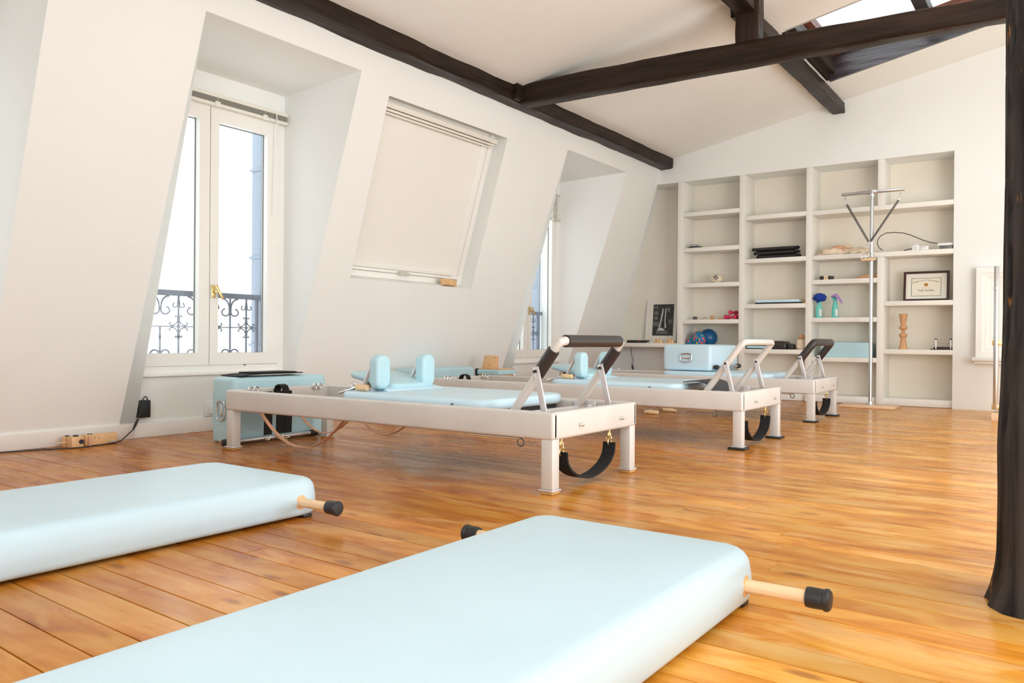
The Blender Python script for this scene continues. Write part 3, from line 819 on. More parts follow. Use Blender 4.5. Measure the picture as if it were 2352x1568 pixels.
# ---- the house across the street
bd_ = thing('apartment_building', 'pale overexposed facade across the street seen through the windows', 'building', (-15, 6, -9))
MB().box(-17, -15, -9.5, 12.9, -9, 5.2).build('facade', FACADE, bd_)
for z in (1.62, 2.9): MB().box(-15, -14.75, -9.5, 12.9, z, z + 0.09, bev=0.02).build('cornice', FACADE2 if z < 2 else FACADE, bd_)
for z in (-1.3, 2.0):
    for k in range(9):
        y = -8 + 2.35 * k
        wn = MB().box(-15.0, -14.96, y, y + 1.0, z + (0.2 if z > 0 else 0), z + 1.9).build('window', FACADE, bd_)
        MB().box(-14.96, -14.93, y + 0.46, y + 0.54, z + 0.3, z + 1.8).build('glazing_bar', FACADE, wn)

# ------------------------------------------------------------------ roof window in the slope, its blind closed
def roof_window():
    w = holder('window_5', (sx(1.8), 5.2, 1.8))
    y0, y1, z0, z1 = RW
    def P(y, z, d): return rp(y, z, d)
    def slab(ya, yb, za, zb_, da, db, name, mtl, par=w, bev=0.0):
        mb = MB(); mb.hexa([P(ya, za, da), P(yb, za, da), P(yb, zb_, da), P(ya, zb_, da), P(ya, za, db), P(yb, za, db), P(yb, zb_, db), P(ya, zb_, db)], bev=bev)
        return mb.build(name, mtl, par)
    slab(y0, y1, z0, z1, D - 0.004, D + 0.02, 'backing_board', PAINT)
    # frame
    slab(y1 - 0.095, y1 - 0.075, z0, z1 - 0.0, D - 0.035, D, 'frame_rail', PAINT, bev=0.003)
    slab(y1 - 0.075, y1 - 0.002, z0, z1 - 0.0, D - 0.012, D, 'frame_rail', PAINT, bev=0.003)
    slab(y0 + 0.004, y0 + 0.08, z0, z1, D - 0.03, D, 'frame_rail', PAINT, bev=0.003)
    slab(y0, y1 - .08, z0, z0 + 0.075, D - 0.03, D, 'frame_rail', PAINT, bev=0.003)
    slab(y0, y1 - 0.07, z0 + 0.048, z0 + 0.051, D - 0.033, D - .03, 'seal', SPRING)
    slab(y1 - 0.0745, y1 - 0.0725, z0 + .06, z1 - .1, D - 0.02, D - .01, 'seal', SPRING)
    # blind
    b = thing('roof_blind', 'white blackout blind pulled down over the roof window', 'blind', (sx(1.8), 5.2, 1.8))
    slab(y0 + 0.10, y1 - 0.185, z0 + 0.10, z1 - 0.13, D - 0.012, D - 0.009, 'blind_cloth', BLINDF, b)
    slab(y1 - 0.185, y1 - 0.098, z0 + 0.075, z1 - 0.12, D - 0.022, D - 0.006, 'side_guide', PAINT, b, bev=0.002)
    slab(y0 + 0.06, y0 + 0.10, z0 + 0.075, z1 - 0.12, D - 0.022, D - 0.006, 'side_guide', PAINT, b, bev=0.002)
    slab(y0 + 0.06, y1 - 0.045, z1 - 0.075, z1 - 0.035, D - 0.085, D - 0.005, 'headbox', BLIND, b, bev=0.006)
    slab(y0 + 0.06, y1 - 0.06, z1 - 0.100, z1 - 0.080, D - 0.070, D - 0.005, 'headbox', BLIND, b, bev=0.005)
    slab(y0 + 0.06, y1 - 0.075, z1 - 0.122, z1 - 0.104, D - 0.055, D - 0.005, 'headbox', BLIND, b, bev=0.005)
    slab(y0 + 0.08, y1 - 0.17, z0 + 0.078, z0 + 0.10, D - 0.03, D - 0.006, 'bottom_bar', BLINDF, b, bev=0.003)
    l = slab(5.06, 5.17, z0 + 0.045, z0 + 0.072, D - 0.075, D - 0.03, 'latch', BLINDG, w, bev=0.003)
    MB().cyl(P(5.85, z0 + 0.14, D - 0.013), P(5.85, z0 + 0.14, D - 0.017), 0.008).build('screw', SPRING, w)
roof_window()
t = thing('wooden_block', 'pale wooden block with drilled holes on the ledge of the roof window', 'block', (-4.70, 5.72, 1.16), 'pale wooden blocks')
MZ = Matrix.Translation((-4.745, 5.70, 1.193)) @ Matrix.Rotation(math.radians(12), 4, 'Z')
MB().box(-0.028, 0.028, -0.075, 0.09, -0.028, 0.028, bev=0.004, mtx=MZ).build('block', BIRCH, t)
MB().box(-0.028, 0.028, -0.105, -0.081, -0.028, 0.028, bev=0.003, mtx=MZ).build('end_piece', BIRCH, t)
MB().box(-0.026, 0.026, -0.130, -0.108, -0.028, 0.028, bev=0.003, mtx=MZ).build('end_piece', BIRCH, t)
for dy in (0.045, 0.065):
    for dz in (-0.01, 0.012): MB().cyl(MZ @ Vector((0.0275, dy, dz)), MZ @ Vector((0.0285, dy, dz)), 0.003, seg=8).build('hole', SPRING, t)

# ------------------------------------------------------------------ reformers
def ring_pts(c, r, axis, n=20, a0=0, a1=2 * PI):
    c = Vector(c); P = []
    for i in range(n):
        a = a0 + (a1 - a0) * i / (n if a1 - a0 > 6.2 else n - 1)
        if axis == 0: P.append(c + Vector((0, r * math.cos(a), r * math.sin(a))))
        elif axis == 1: P.append(c + Vector((r * math.cos(a), 0, r * math.sin(a))))
        else: P.append(c + Vector((r * math.cos(a), r * math.sin(a), 0)))
    return P

def reformer(x0, x1, y0, y1, label, grip, feet, leather=False, slack=0.0, cshift=0.0, rests=True):
    T, B = 0.357, 0.235
    t = thing('pilates_reformer', label, 'exercise machine', (x0, y0, 0), 'aluminium reformers')
    rw = 0.042
    def rail(a, b, c, d, nm='rail'):
        return MB().box(a, b, c, d, B, T, bev=0.014, seg=4).build(nm, ALU, t)
    rail(x0, x1, y0, y0 + rw); rail(x0, x1, y1 - rw, y1)
    rail(x1 - rw, x1, y0 + 0.004, y1 - 0.004, 'end_rail'); rail(x0, x0 + rw, y0 + 0.004, y1 - 0.004, 'end_rail')
    # legs
    LW = 0.058
    for (lx, ly) in ((x1 - 0.006, y0 + 0.006), (x1 - 0.006, y1 - 0.006 - LW), (x0 + LW + 0.006, y0 + 0.006), (x0 + LW + 0.006, y1 - 0.006 - LW)):
        lg = MB().box(lx - LW, lx, ly, ly + LW, 0.022, B + 0.004, bev=0.004).build('leg', ALU, t)
        MB().box(lx - LW - 0.008, lx + 0.008, ly - 0.008, ly + LW + 0.008, 0.014, 0.022, bev=0.002).build('foot_plate', ALU2, lg)
        if feet == 'cork': MB().box(lx - LW - 0.003, lx + 0.003, ly - 0.003, ly + LW + 0.003, 0.0006, 0.014, bev=0.003).build('foot_pad', CORK, lg)
        else: MB().box(lx - LW - 0.024, lx + 0.024, ly - 0.024, ly + LW + 0.024, 0.0006, 0.015, bev=0.004).build('foot_pad', BLACKR, lg)
    # bolts on the end
    for yy in (y0 + 0.23, y0 + 0.62):
        MB().cyl((x1 - 0.002, yy, 0.288), (x1 + 0.018, yy, 0.288), 0.009, seg=12, bev=0.003).build('bolt', CHROME, t)
    # inner slide rails and spring bar
    for yy in (y0 + rw + 0.001, y1 - rw - 0.022): MB().box(x0 + rw, x1 - rw, yy, yy + 0.020, 0.262, 0.285).build('track', ALU, t)
    MB().box(x1 - 0.30, x1 - 0.27, y0 + rw, y1 - rw, 0.27, 0.33, bev=0.004).build('spring_bar', ALU2, t)
    # carriage
    cx0, cx1 = x1 - 1.40 - cshift, x1 - 0.385 - cshift
    car = MB().pad(cx0, cx1, y0 + 0.048, y1 - 0.048, 0.334, 0.388, rc=0.09, ret=0.022, reb=0.022, crown=0.004).build('carriage_pad', VINYL, t)
    MB().box(cx0 + 0.05, cx1 - 0.05, y0 + 0.08, y1 - 0.08, 0.287, 0.3335, bev=0.003).build('carriage_board', FELT, t)
    MB().cyl((cx1 - 0.22, y0 + 0.046, 0.352), (cx1 - 0.20, y0 + 0.030, 0.360), 0.006, seg=8).build('carriage_stop', BLACKR, t)
    # springs under the carriage end
    for k in range(4):
        yy = y0 + 0.25 + 0.1 * k; P = []
        for i in range(60): 
            a = i * 0.9; P.append((x1 - 0.50 + 0.2 * i / 59, yy + 0.011 * math.cos(a), 0.295 + 0.011 * math.sin(a)))
        MB().tube(P, 0.0022, seg=5).build('spring', STEEL, t)
    # shoulder rests
    sxp = cx0 + 0.215
    for yy in ((y0 + 0.155, y0 + 0.515) if rests else ()):
        sr = MB()
        mt = Matrix.Translation((sxp, yy, 0.0)) @ Matrix.Rotation(math.radians(90), 4, 'Y')
        # tall pad: long axis vertical
        sr.pad(-0.583, -0.402, -0.052, 0.052, -0.03, 0.035, rc=0.045, ret=0.018, reb=0.012, mtx=mt, nc=6)
        so = sr.build('shoulder_rest', VINYL2, t)
        MB().bar((sxp - 0.036, yy, 0.36), (sxp - 0.036, yy, 0.565), 0.05, 0.008, up=(1, 0, 0), bev=0.002).build('bracket', ALU2, so)
        MB().tube([(sxp - 0.13, yy, 0.392), (sxp - 0.11, yy, 0.43), (sxp - 0.07, yy, 0.50), (sxp - 0.045, yy, 0.55)], 0.01, seg=8).build('bracket', ALU2, so)
        # wooden dowel with cord hook
        MB().cyl((sxp - 0.13, yy - 0.04, 0.407), (sxp - 0.045, yy - 0.04, 0.407), 0.017, seg=14, bev=0.004).build('wooden_peg', LTWOOD, t)
        MB().tube([(sxp - 0.25, yy - 0.055, 0.372), (sxp - 0.17, yy - 0.05, 0.395), (sxp - 0.13, yy - 0.04, 0.41)], 0.006, seg=8).build('rope_hook', CHROME, t)
        MB().tube(ring_pts((sxp - 0.15, yy - 0.045, 0.42), 0.018, 1, 14), 0.003, seg=6, closed=True).build('hook_ring', CHROME, t)
    if rests:
        # headrest, tilted up
        hx1, hx0 = sxp + 0.03, sxp - 0.40
        mt = Matrix.Translation((hx1, 0, 0.391)) @ Matrix.Rotation(math.radians(10), 4, 'Y')
        hr = MB().pad(-0.36, 0.0, y0 + 0.225, y0 + 0.575, 0.0, 0.034, rc=0.05, ret=0.016, reb=0.016, crown=0.01, mtx=mt)
        hro = hr.build('headrest', VINYL2, t)
        MB().box(hx1 - 0.30, hx1 - 0.27, y0 + 0.3, y0 + 0.5, 0.389, 0.455).build('headrest_prop', BIRCH, hro)
        MB().hexa([(hx1 - 0.10, y0 + 0.20, 0.390), (hx1 + 0.02, y0 + 0.16, 0.390), (hx1 + 0.03, y0 + 0.60, 0.390), (hx1 - 0.10, y0 + 0.56, 0.390),
                   (hx1 - 0.10, y0 + 0.20, 0.428), (hx1 + 0.02, y0 + 0.16, 0.396), (hx1 + 0.03, y0 + 0.60, 0.396), (hx1 - 0.10, y0 + 0.56, 0.428)], bev=0.002).build('headrest_flap', VINYL, hro)
    # footbar: U of aluminium tube, leaning towards the end
    fy0, fy1 = y0 + 0.105, y0 + 0.695
    xb, xt, zb_, zt_ = x1 - 0.29, x1 - 0.035, 0.325, 0.664
    def pt(y, f): return (xb + (xt - xb) * f, y, zb_ + (zt_ - zb_) * f)
    r = 0.0205
    P = [pt(fy0, 0), pt(fy0, 0.5), pt(fy0, 0.93), pt(fy0 + 0.006, 0.98), pt(fy0 + 0.03, 1.0), pt((fy0 + fy1) / 2, 1.0), pt(fy1 - 0.03, 1.0), pt(fy1 - 0.006, 0.98), pt(fy1, 0.93), pt(fy1, 0.5), pt(fy1, 0)]
    fb = MB().tube(P, r, seg=20).build('footbar', ALU, t)
    if grip == 'split':
        MB().tube([pt(fy0 + 0.05, 1.0), pt(fy1 - 0.035, 1.0)], 0.028, seg=20).build('grip', BLACKL, fb)
        for y in (fy0, fy1): MB().tube([pt(y, 0.55), pt(y, 0.555), pt(y, 0.88), pt(y, 0.885)], [0.026, 0.029, 0.029, 0.026], seg=20).build('grip', BLACKL, fb)
    elif grip == 'full':
        Q = [pt(fy0, 0.56), pt(fy0, 0.93), pt(fy0 + 0.008, 0.98), pt(fy0 + 0.035, 1.0), pt((fy0 + fy1) / 2, 1.0), pt(fy1 - 0.035, 1.0), pt(fy1 - 0.008, 0.98), pt(fy1, 0.93), pt(fy1, 0.56)]
        MB().tube(Q, 0.031, seg=20).build('grip', BLACKL, fb)
    for y, sgn in ((fy0, -1), (fy1, -1)):
        a = Vector(pt(y + sgn * 0.030, 0.60)); b2_ = Vector((x1 - 0.085, y + sgn * 0.034, 0.325))
        MB().bar(a + Vector((-0.004, 0, 0.02)), b2_, 0.030, 0.010, up=(0, 1, 0), bev=0.003).build('brace', ALU2, fb)
        MB().cyl((a.x, y - 0.045, a.z), (a.x, y + 0.0235, a.z), 0.007, seg=10).build('bolt', BLACKR, fb)
    # hinge blocks
    for y in (fy1 + 0.028,):
        MB().box(x1 - 0.34, x1 - 0.20, y, y + 0.012, 0.285, 0.352, bev=0.003).build('hinge_plate', ALU2, t)
        for dx in (0.23, 0.30): MB().cyl((x1 - dx, y - 0.004, 0.325), (x1 - dx, y + 0.001, 0.325), 0.009, seg=12).build('bolt', CHROME, t)
    # pulleys and screws at the head end
    for yy in (y0 + 0.14, y0 + 0.18, y1 - 0.16, y1 - 0.12):
        MB().tube(ring_pts((x0 + rw + 0.012, yy, 0.352), 0.017, 0, 16), 0.004, seg=6, closed=True).build('eye_screw', CHROME, t)
        MB().cyl((x0 + rw - 0.01, yy, 0.335), (x0 + rw + 0.016, yy, 0.335), 0.006, seg=8).build('eye_bolt', CHROME, t)
    MB().cyl((x0 + 0.28, y1 - 0.021, 0.356), (x0 + 0.28, y1 - 0.021, 0.374), 0.010, seg=12, bev=0.003).build('knob', CHROME, t)
    # black strap over the head rail
    ys_ = y0 + 0.34
    S = [(x0 + 0.050, ys_, 0.27), (x0 + 0.050, ys_, 0.345), (x0 + 0.062, ys_, 0.368), (x0 + 0.09, ys_, 0.378), (x0 + 0.118, ys_, 0.370), (x0 + 0.132, ys_, 0.345), (x0 + 0.135, ys_, 0.29)]
    MB().strip(S, 0.05, 0.006, axis=(0, 1, 0)).build('head_strap', BLACKF, t)
    # rod and ring below the front rail
    MB().cyl((x1 - 0.46, y0 + 0.018, 0.229), (x1 - 0.185, y0 + 0.018, 0.229), 0.0045, seg=8).build('stretch_rod', CHROME, t)
    MB().tube(ring_pts((x1 - 0.185, y0 + 0.025, 0.213), 0.017, 1, 18), 0.0035, seg=6, closed=True).build('rod_ring', SPRING, t)
    # foot strap hanging at the end
    ya, yb2 = y0 + 0.150, y0 + 0.600
    xs = x1 - 0.05
    for yy in (ya, yb2):
        MB().tube([(xs, yy, B + 0.002), (xs, yy, B - 0.03)], 0.004, seg=8).build('strap_hook', BRASS, t)
        MB().tube(ring_pts((xs, yy, B - 0.030), 0.013, 0, 14), 0.003, seg=6, closed=True).build('strap_hook', BRASS, t)
        MB().tube(ring_pts((xs, yy - 0.006, B - 0.046), 0.014, 1, 14), 0.003, seg=6, closed=True).build('strap_hook', BRASS, t)
        MB().tube(ring_pts((xs, yy, B - 0.066), 0.016, 0, 14), 0.003, seg=6, closed=True).build('strap_ring', BRASS, t)
    L = []
    lo = 0.030 + slack
    for i in range(25):
        a = PI * i / 24; f = i / 24
        yy = (ya + yb2) / 2 - math.cos(a) * (yb2 - ya) / 2 * (0.55 + 0.45 * abs(math.cos(a)) ** 0.6)
        L.append((xs, yy, lo + (0.168 - lo) * (1 - math.sin(a) ** 0.75)))
    MB().strip(L, 0.066, 0.010, axis=(1, 0, 0)).build('foot_strap', BLACKF, t)
    if leather:
        def sag(xa, ya_, za, xb_, yb_, zb2, depth, w=0.018):
            Q = []
            for i in range(25):
                f = i / 24; Q.append((xa + (xb_ - xa) * f, ya_ + (yb_ - ya_) * f, za + (zb2 - za) * f - depth * 4 * f * (1 - f)))
            MB().strip(Q, w, 0.004, axis=(0, 1, 0)).build('leather_strap', LEATHER, t)
        sag(x0 + 0.17, y0 + 0.10, 0.262, x0 + 0.86, y0 + 0.20, 0.27, 0.225, 0.024)
        sag(x0 + 0.29, y0 + 0.28, 0.262, x0 + 0.84, y0 + 0.26, 0.27, 0.15)
        sag(x0 + 0.42, y0 + 0.62, 0.262, x0 + 1.10, y0 + 0.48, 0.26, 0.165)
        A_ = [(x0 + 0.40, y1 - 0.16, 0.30), (x0 + 0.40, y1 - 0.17, 0.352), (x0 + 0.47, y1 - 0.18, 0.362), (x0 + 0.53, y1 - 0.18, 0.33)]
        MB().strip(A_, 0.05, 0.012, axis=(0, 1, 0)).build('head_strap', BLACKF, t)
        MB().strip([(p[0] + 0.05, p[1] - 0.05, p[2] + 0.005) for p in A_], 0.03, 0.005, axis=(0, 1, 0)).build('leather_strap', LEATHER, t)
        # black leg straps hanging under the head end, with their snap hooks
        for dy in (0.18, 0.27, 0.33):
            MB().strip([(x0 + 0.12, y0 + dy + 0.035, 0.34), (x0 + 0.125, y0 + dy + 0.035, 0.20), (x0 + 0.12, y0 + dy + 0.035, 0.078)], 0.056, 0.008, axis=(0, 1, 0)).build('leg_strap', BLACKF, t)
            MB().tube(ring_pts((x0 + 0.12, y0 + dy + 0.035, 0.07), 0.024, 0, 16, PI, 2 * PI), 0.003, seg=6).build('strap_ring', CHROME, t)
        MB().tube([(x0 + 0.12, y0 + 0.30, 0.062), (x0 + 0.15, y0 + 0.33, 0.05), (x0 + 0.19, y0 + 0.31, 0.028)], 0.004, seg=6).build('snap_hook', BRASS, t)
        MB().tube([(x0 + 0.14, y0 + 0.25, 0.066), (x0 + 0.15, y0 + 0.29, 0.045), (x0 + 0.14, y0 + 0.33, 0.07)], 0.003, seg=6).build('snap_hook', CHROME, t)
        MB().tube(ring_pts((x0 + 0.195, y0 + 0.31, 0.018), 0.010, 0, 12), 0.003, seg=6, closed=True).build('snap_hook', BRASS, t)
    return t
reformer(-4.13, -1.822, 2.885, 3.685, 'nearest aluminium reformer, split black grips on its footbar, leather straps below', 'split', 'cork', leather=True)
reformer(-4.20, -1.660, 4.800, 5.600, 'middle aluminium reformer with a bare metal footbar', 'none', 'rubber', slack=-0.005, cshift=0.05)
reformer(-4.24, -1.752, 6.805, 7.595, 'farthest aluminium reformer, its footbar fully padded black', 'full', 'rubber', slack=0.01, rests=False)

# dark rubber sheet over the carriage end of the middle reformer
P = [(-2.10, 0.3975), (-2.05, 0.406), (-1.99, 0.408), (-1.945, 0.396), (-1.91, 0.37), (-1.895, 0.335)]
o = MB().strip([(x, 5.10, z) for x, z in P], 0.36, 0.006, axis=(0, 1, 0)).build('rubber_sheet', FELT)
tag(o, 'dark rubber sheet draped over the end of the middle reformer carriage', 'sheet')

# ------------------------------------------------------------------ foreground mats
def mat_pad(cx, label):
    t = thing('padded_mat', label, 'mat', (cx, 1.0, 0), 'raised blue mats in the foreground')
    y1, y0 = 2.055, -0.25
    MB().pad(cx - 0.342, cx + 0.342, y0, y1, 0.010, 0.144, rc=0.085, ret=0.045, reb=0.022, crown=0.006, bulge=0.004, nc=10).build('upholstery', VINYL, t)
    for (fx, fy) in ((-0.29, 1.99), (0.31, 1.99), (-0.31, 0.0), (0.31, 0.0)):
        MB().box(cx + fx - 0.02, cx + fx + 0.02, fy - 0.02, fy + 0.02, 0.0006, 0.0115, bev=0.002).build('foot', BLACKR, t)
    for s in (-1, 1):
        MB().cyl((cx + s * 0.325, 1.945, 0.064), (cx + s * 0.52, 1.945, 0.066), 0.0165, seg=20).build('handle', LTWOOD, t)
        MB().lathe([(0.0175, 0), (0.026, 0), (0.026, 0.004), (0.0175, 0.005)], (cx + s * 0.341, 1.945, 0.064), 24, Matrix.Rotation(math.radians(90 * s), 4, 'Y')).build('grommet', BIRCH, t)
        MB().lathe([(0.018, 0), (0.0235, 0.001), (0.0245, 0.010), (0.0240, 0.040), (0.0265, 0.043), (0.0265, 0.050), (0.022, 0.055), (0.010, 0.056)], (cx + s * 0.49, 1.945, 0.066), 24, Matrix.Rotation(math.radians(90 * s), 4, 'Y')).build('rubber_cap', BLACKR, t)
    return t
mat_pad(-1.005, 'pale blue padded mat in the centre foreground with wooden handles')
mat_pad(-2.665, 'pale blue padded mat at the left edge with a wooden handle')

# ------------------------------------------------------------------ padded boxes
def steel_handle(mb_parent, c, axis):
    c = Vector(c); w, h = 0.055, 0.04
    P = []
    for i in range(24):
        a = 2 * PI * i / 24; ca, sa = math.cos(a), math.sin(a)
        P.append((w * (1 if ca > 0 else -1) * abs(ca) ** 0.5, h * (1 if sa > 0 else -1) * abs(sa) ** 0.5))
    if axis == 'v': pts = [c + Vector((p[1] * 1.0, -0.012, p[0] * 1.1)) for p in P]
    else: pts = [c + Vector((p[0], -0.014 - 0.006 * (p[1] < 0), p[1])) for p in P]
    MB().tube(pts, 0.0045, seg=8, closed=True).build('carry_handle', CHROME, mb_parent)
    if axis == 'v': MB().box(c.x - 0.01, c.x + 0.012, c.y - 0.012, c.y, c.z - 0.04, c.z + 0.04, bev=0.003).build('handle_plate', CHROME, mb_parent)
    else:
        MB().box(c.x - 0.045, c.x + 0.045, c.y - 0.010, c.y, c.z + 0.028, c.z + 0.045, bev=0.003).build('handle_plate', CHROME, mb_parent)
        MB().box(c.x - 0.035, c.x + 0.035, c.y - 0.012, c.y, c.z - 0.010, c.z + 0.008, bev=0.003).build('handle_plate', CHROME, mb_parent)
def long_box(x0, x1, y0, y1, z0, z1, label, hand, bar, group='upholstered reformer boxes', vin=None):
    t = thing('padded_box', label, 'box', ((x0 + x1) / 2, (y0 + y1) / 2, z0), group)
    MB().pad(x0, x1, y0, y1, z0, z1, rc=0.035, ret=0.03, reb=0.02, crown=0.005, bulge=0.004).build('upholstery', vin or VINYL2, t)
    if hand: steel_handle(t, ((x0 + x1) / 2 - 0.0, y0, (z0 + z1) / 2 + 0.0), hand)
    if bar:
        bx, bz, ya, yb = bar
        MB().cyl((bx, ya + 0.03, bz), (bx, yb - 0.03, bz), 0.013, seg=16).build('foot_tube', STEEL, t)
        for q, s in ((ya, 1), (yb, -1)):
            MB().cyl((bx, q, bz), (bx, q + s * 0.055, bz), 0.022, seg=16, bev=0.006).build('tube_cap', BLACKR, t)
            MB().box(min(bx, x1 - 0.02), max(bx, x1 - 0.02), q + s * 0.03 - 0.008, q + s * 0.03 + 0.008, bz - 0.01, bz + 0.01).build('tube_bracket', STEEL, t)
    return t
long_box(-4.50, -4.262, 3.04, 3.79, 0.002, 0.415, 'blue padded box on its side on the floor below the nearest window in view', 'v', (-4.215, 0.028, 2.93, 3.66))
long_box(-4.80, -4.56, 5.02, 5.86, 0.002, 0.412, 'blue padded box on its side behind the head of the middle reformer', 'v', None)
long_box(-3.17, -2.70, 6.95, 7.66, 0.3955, 0.632, 'large blue padded box with metal handle lying on the farthest reformer', 'h', (-2.665, 0.43, 6.97, 7.60), vin=VINYL)
# foam sheet on the first box
Q = [(3.10, 0.4225), (3.17, 0.431), (3.26, 0.434), (3.35, 0.434), (3.60, 0.434)]
t = thing('foam_sheet', 'thin black foam sheets lying on the padded box below the window', 'sheet', (-4.38, 3.3, 0.42))
MB().strip([(-4.385, y, z) for y, z in Q], 0.20, 0.006, axis=(1, 0, 0)).build('sheet', BLACKF, t)
MB().box(-4.47, -4.29, 3.22, 3.55, 0.438, 0.444, bev=0.002).build('sheet', BLACKF, t)
# small padded seat with wooden back board
t = thing('padded_stool', 'small blue padded stool with a wooden board on top, against the window wall', 'stool', (-4.58, 6.2, 0))
MB().box(-4.71, -4.46, 6.10, 6.34, 0.0006, 0.33, bev=0.004).build('seat_box', BIRCH, t)
MB().pad(-4.72, -4.44, 6.08, 6.36, 0.3305, 0.378, rc=0.02, ret=0.014, reb=0.006).build('cushion', VINYL2, t)
MB().box(-4.732, -4.722, 6.08, 6.36, 0.30, 0.385).build('side_strap', BLACKF, t)
MB().box(-4.71, -4.45, 6.10, 6.34, 0.379, 0.388, bev=0.003).build('top_board', BIRCH, t)
for k, xx in enumerate((0, 0.014)):
    MB().hexa([(-4.695 + xx, 6.13 + xx, 0.389), (-4.515 + xx * .3, 6.13 + xx, 0.389), (-4.515 + xx * .3, 6.143 + xx, 0.389), (-4.695 + xx, 6.143 + xx, 0.389),
               (-4.685 + xx, 6.16 + xx, 0.513), (-4.535 + xx * .3, 6.16 + xx, 0.513), (-4.535 + xx * .3, 6.173 + xx, 0.513), (-4.685 + xx, 6.173 + xx, 0.513)], bev=0.006).build('back_board', RUST if k else BIRCH, t)
for (xx, zz_) in ((-4.665, 0.490), (-4.555, 0.490), (-4.61, 0.42)):
    MB().cyl((xx, 6.134 + (zz_ - 0.389) * .25, zz_), (xx, 6.128 + (zz_ - 0.389) * .25, zz_), 0.005, seg=8).build('screw', SPRING, t)

# ------------------------------------------------------------------ push-up T stand
def t_stand():
    t = thing('spring_stand', 'tall steel T-shaped stand with two springs before the shelves', 'exercise stand', (-1.7, 8.82, 0))
    MB().box(-1.98, -1.46, 8.66, 8.98, 0.0006, 0.028, bev=0.003).build('base_board', BOARDW, t)
    px, py = -1.716, 8.82
    MB().lathe([(0.045, 0), (0.045, 0.006), (0.03, 0.012), (0.026, 0.03)], (px, py, 0.028), 24).build('flange', STEEL, t)
    MB().cyl((px, py, 0.03), (px, py, 2.215), 0.0185, seg=20).build('pole', STEEL, t)
    MB().cyl((px, py, 2.16), (px, py, 2.235), 0.026, seg=20, bev=0.005).build('tee_joint', STEEL, t)
    MB().cyl((px - 0.045, py, 2.213), (px + 0.045, py, 2.213), 0.025, seg=20, bev=0.005).build('tee_joint', STEEL, t)
    MB().cyl((px - 0.295, py, 2.213), (px + 0.305, py, 2.213), 0.0175, seg=20, bev=0.003).build('crossbar', STEEL, t)
    for s, xe in ((-1, px - 0.26), (1, px + 0.27)):
        MB().tube(ring_pts((xe, py, 2.185), 0.018, 0, 14), 0.003, seg=6, closed=True).build('snap_hook', CHROME, t)
        MB().tube([Vector((xe - s * 0.004, py, 2.16)) + Vector((0.009 * math.cos(a), 0, 0.028 * math.sin(a) - 0.01)) for a in [2 * PI * k / 16 for k in range(16)]], 0.003, seg=6, closed=True).build('snap_hook', CHROME, t)
        a = Vector((xe - s * 0.018, py - 0.01, 2.105)); b = Vector((px - 0.018 * (-s) * 0.5 - 0.012, py - 0.035, 1.70))
        P = []; d = b - a; n = 420
        u = d.normalized().cross(Vector((0, 1, 0))).normalized(); w = d.normalized().cross(u)
        for i in range(n):
            an = i * 0.85; P.append(a + d * (i / (n - 1)) + (u * math.cos(an) + w * math.sin(an)) * 0.0105)
        MB().tube(P, 0.0028, seg=4).build('spring', SPRING, t)
        MB().cyl(a - d * 0.05, a + d * 0.005, 0.004, seg=8).build('spring_end', CHROME, t)
        MB().cyl(b, b + Vector((0, 0, -0.035)), 0.004, seg=8).build('spring_end', CHROME, t)
    hc = Vector((px - 0.022, py - 0.045, 1.60))
    for k in range(5):
        MB().tube(ring_pts((hc.x + (0.006 if k % 2 else -0.006), hc.y, 1.665 - 0.018 * k), 0.010, k % 2, 10), 0.0022, seg=5, closed=True).build('chain_link', CHROME, t)
    for dx, dy in ((-0.016, 0.0), (0.022, 0.012)):
        MB().tube([Vector((hc.x + dx + 0.052 * math.cos(a), hc.y + dy, 1.525 + 0.058 * math.sin(a))) for a in [PI * k / 14 for k in range(15)]] , 0.0, seg=8, flat=(0.007, 0.004, (0, 1, 0))).build('stirrup', CHROME, t)
        MB().cyl((hc.x + dx - 0.05, hc.y + dy, 1.515), (hc.x + dx + 0.05, hc.y + dy, 1.520), 0.012, seg=14, bev=0.003).build('grip', LTWOOD, t)
t_stand()

# ------------------------------------------------------------------ springboard behind the post
t = thing('spring_board', 'upright wooden board with a steel tube, half hidden behind the black post', 'exercise stand', (-0.5, 8.0, 0))
MB().box(-0.58, -0.20, 7.93, 8.25, 0.0006, 0.075, bev=0.004).build('base_board', BOARDW, t)
MB().box(-0.51, -0.26, 8.02, 8.05, 0.075, 0.68, bev=0.003).build('upright_board', BOARDW, t)
MB().cyl((-0.552, 7.97, 0.10), (-0.552, 7.97, 1.33), 0.020, seg=18, bev=0.006).build('tube', STEEL, t)
for z in (0.10, 0.65): MB().box(-0.58, -0.50, 7.955, 8.02, z, z + 0.045, bev=0.004).build('clamp', BRASS, t)
MB().cyl((-0.552, 7.97, 1.13), (-0.552, 7.97, 1.15), 0.024, seg=18).build('collar', STEEL, t)

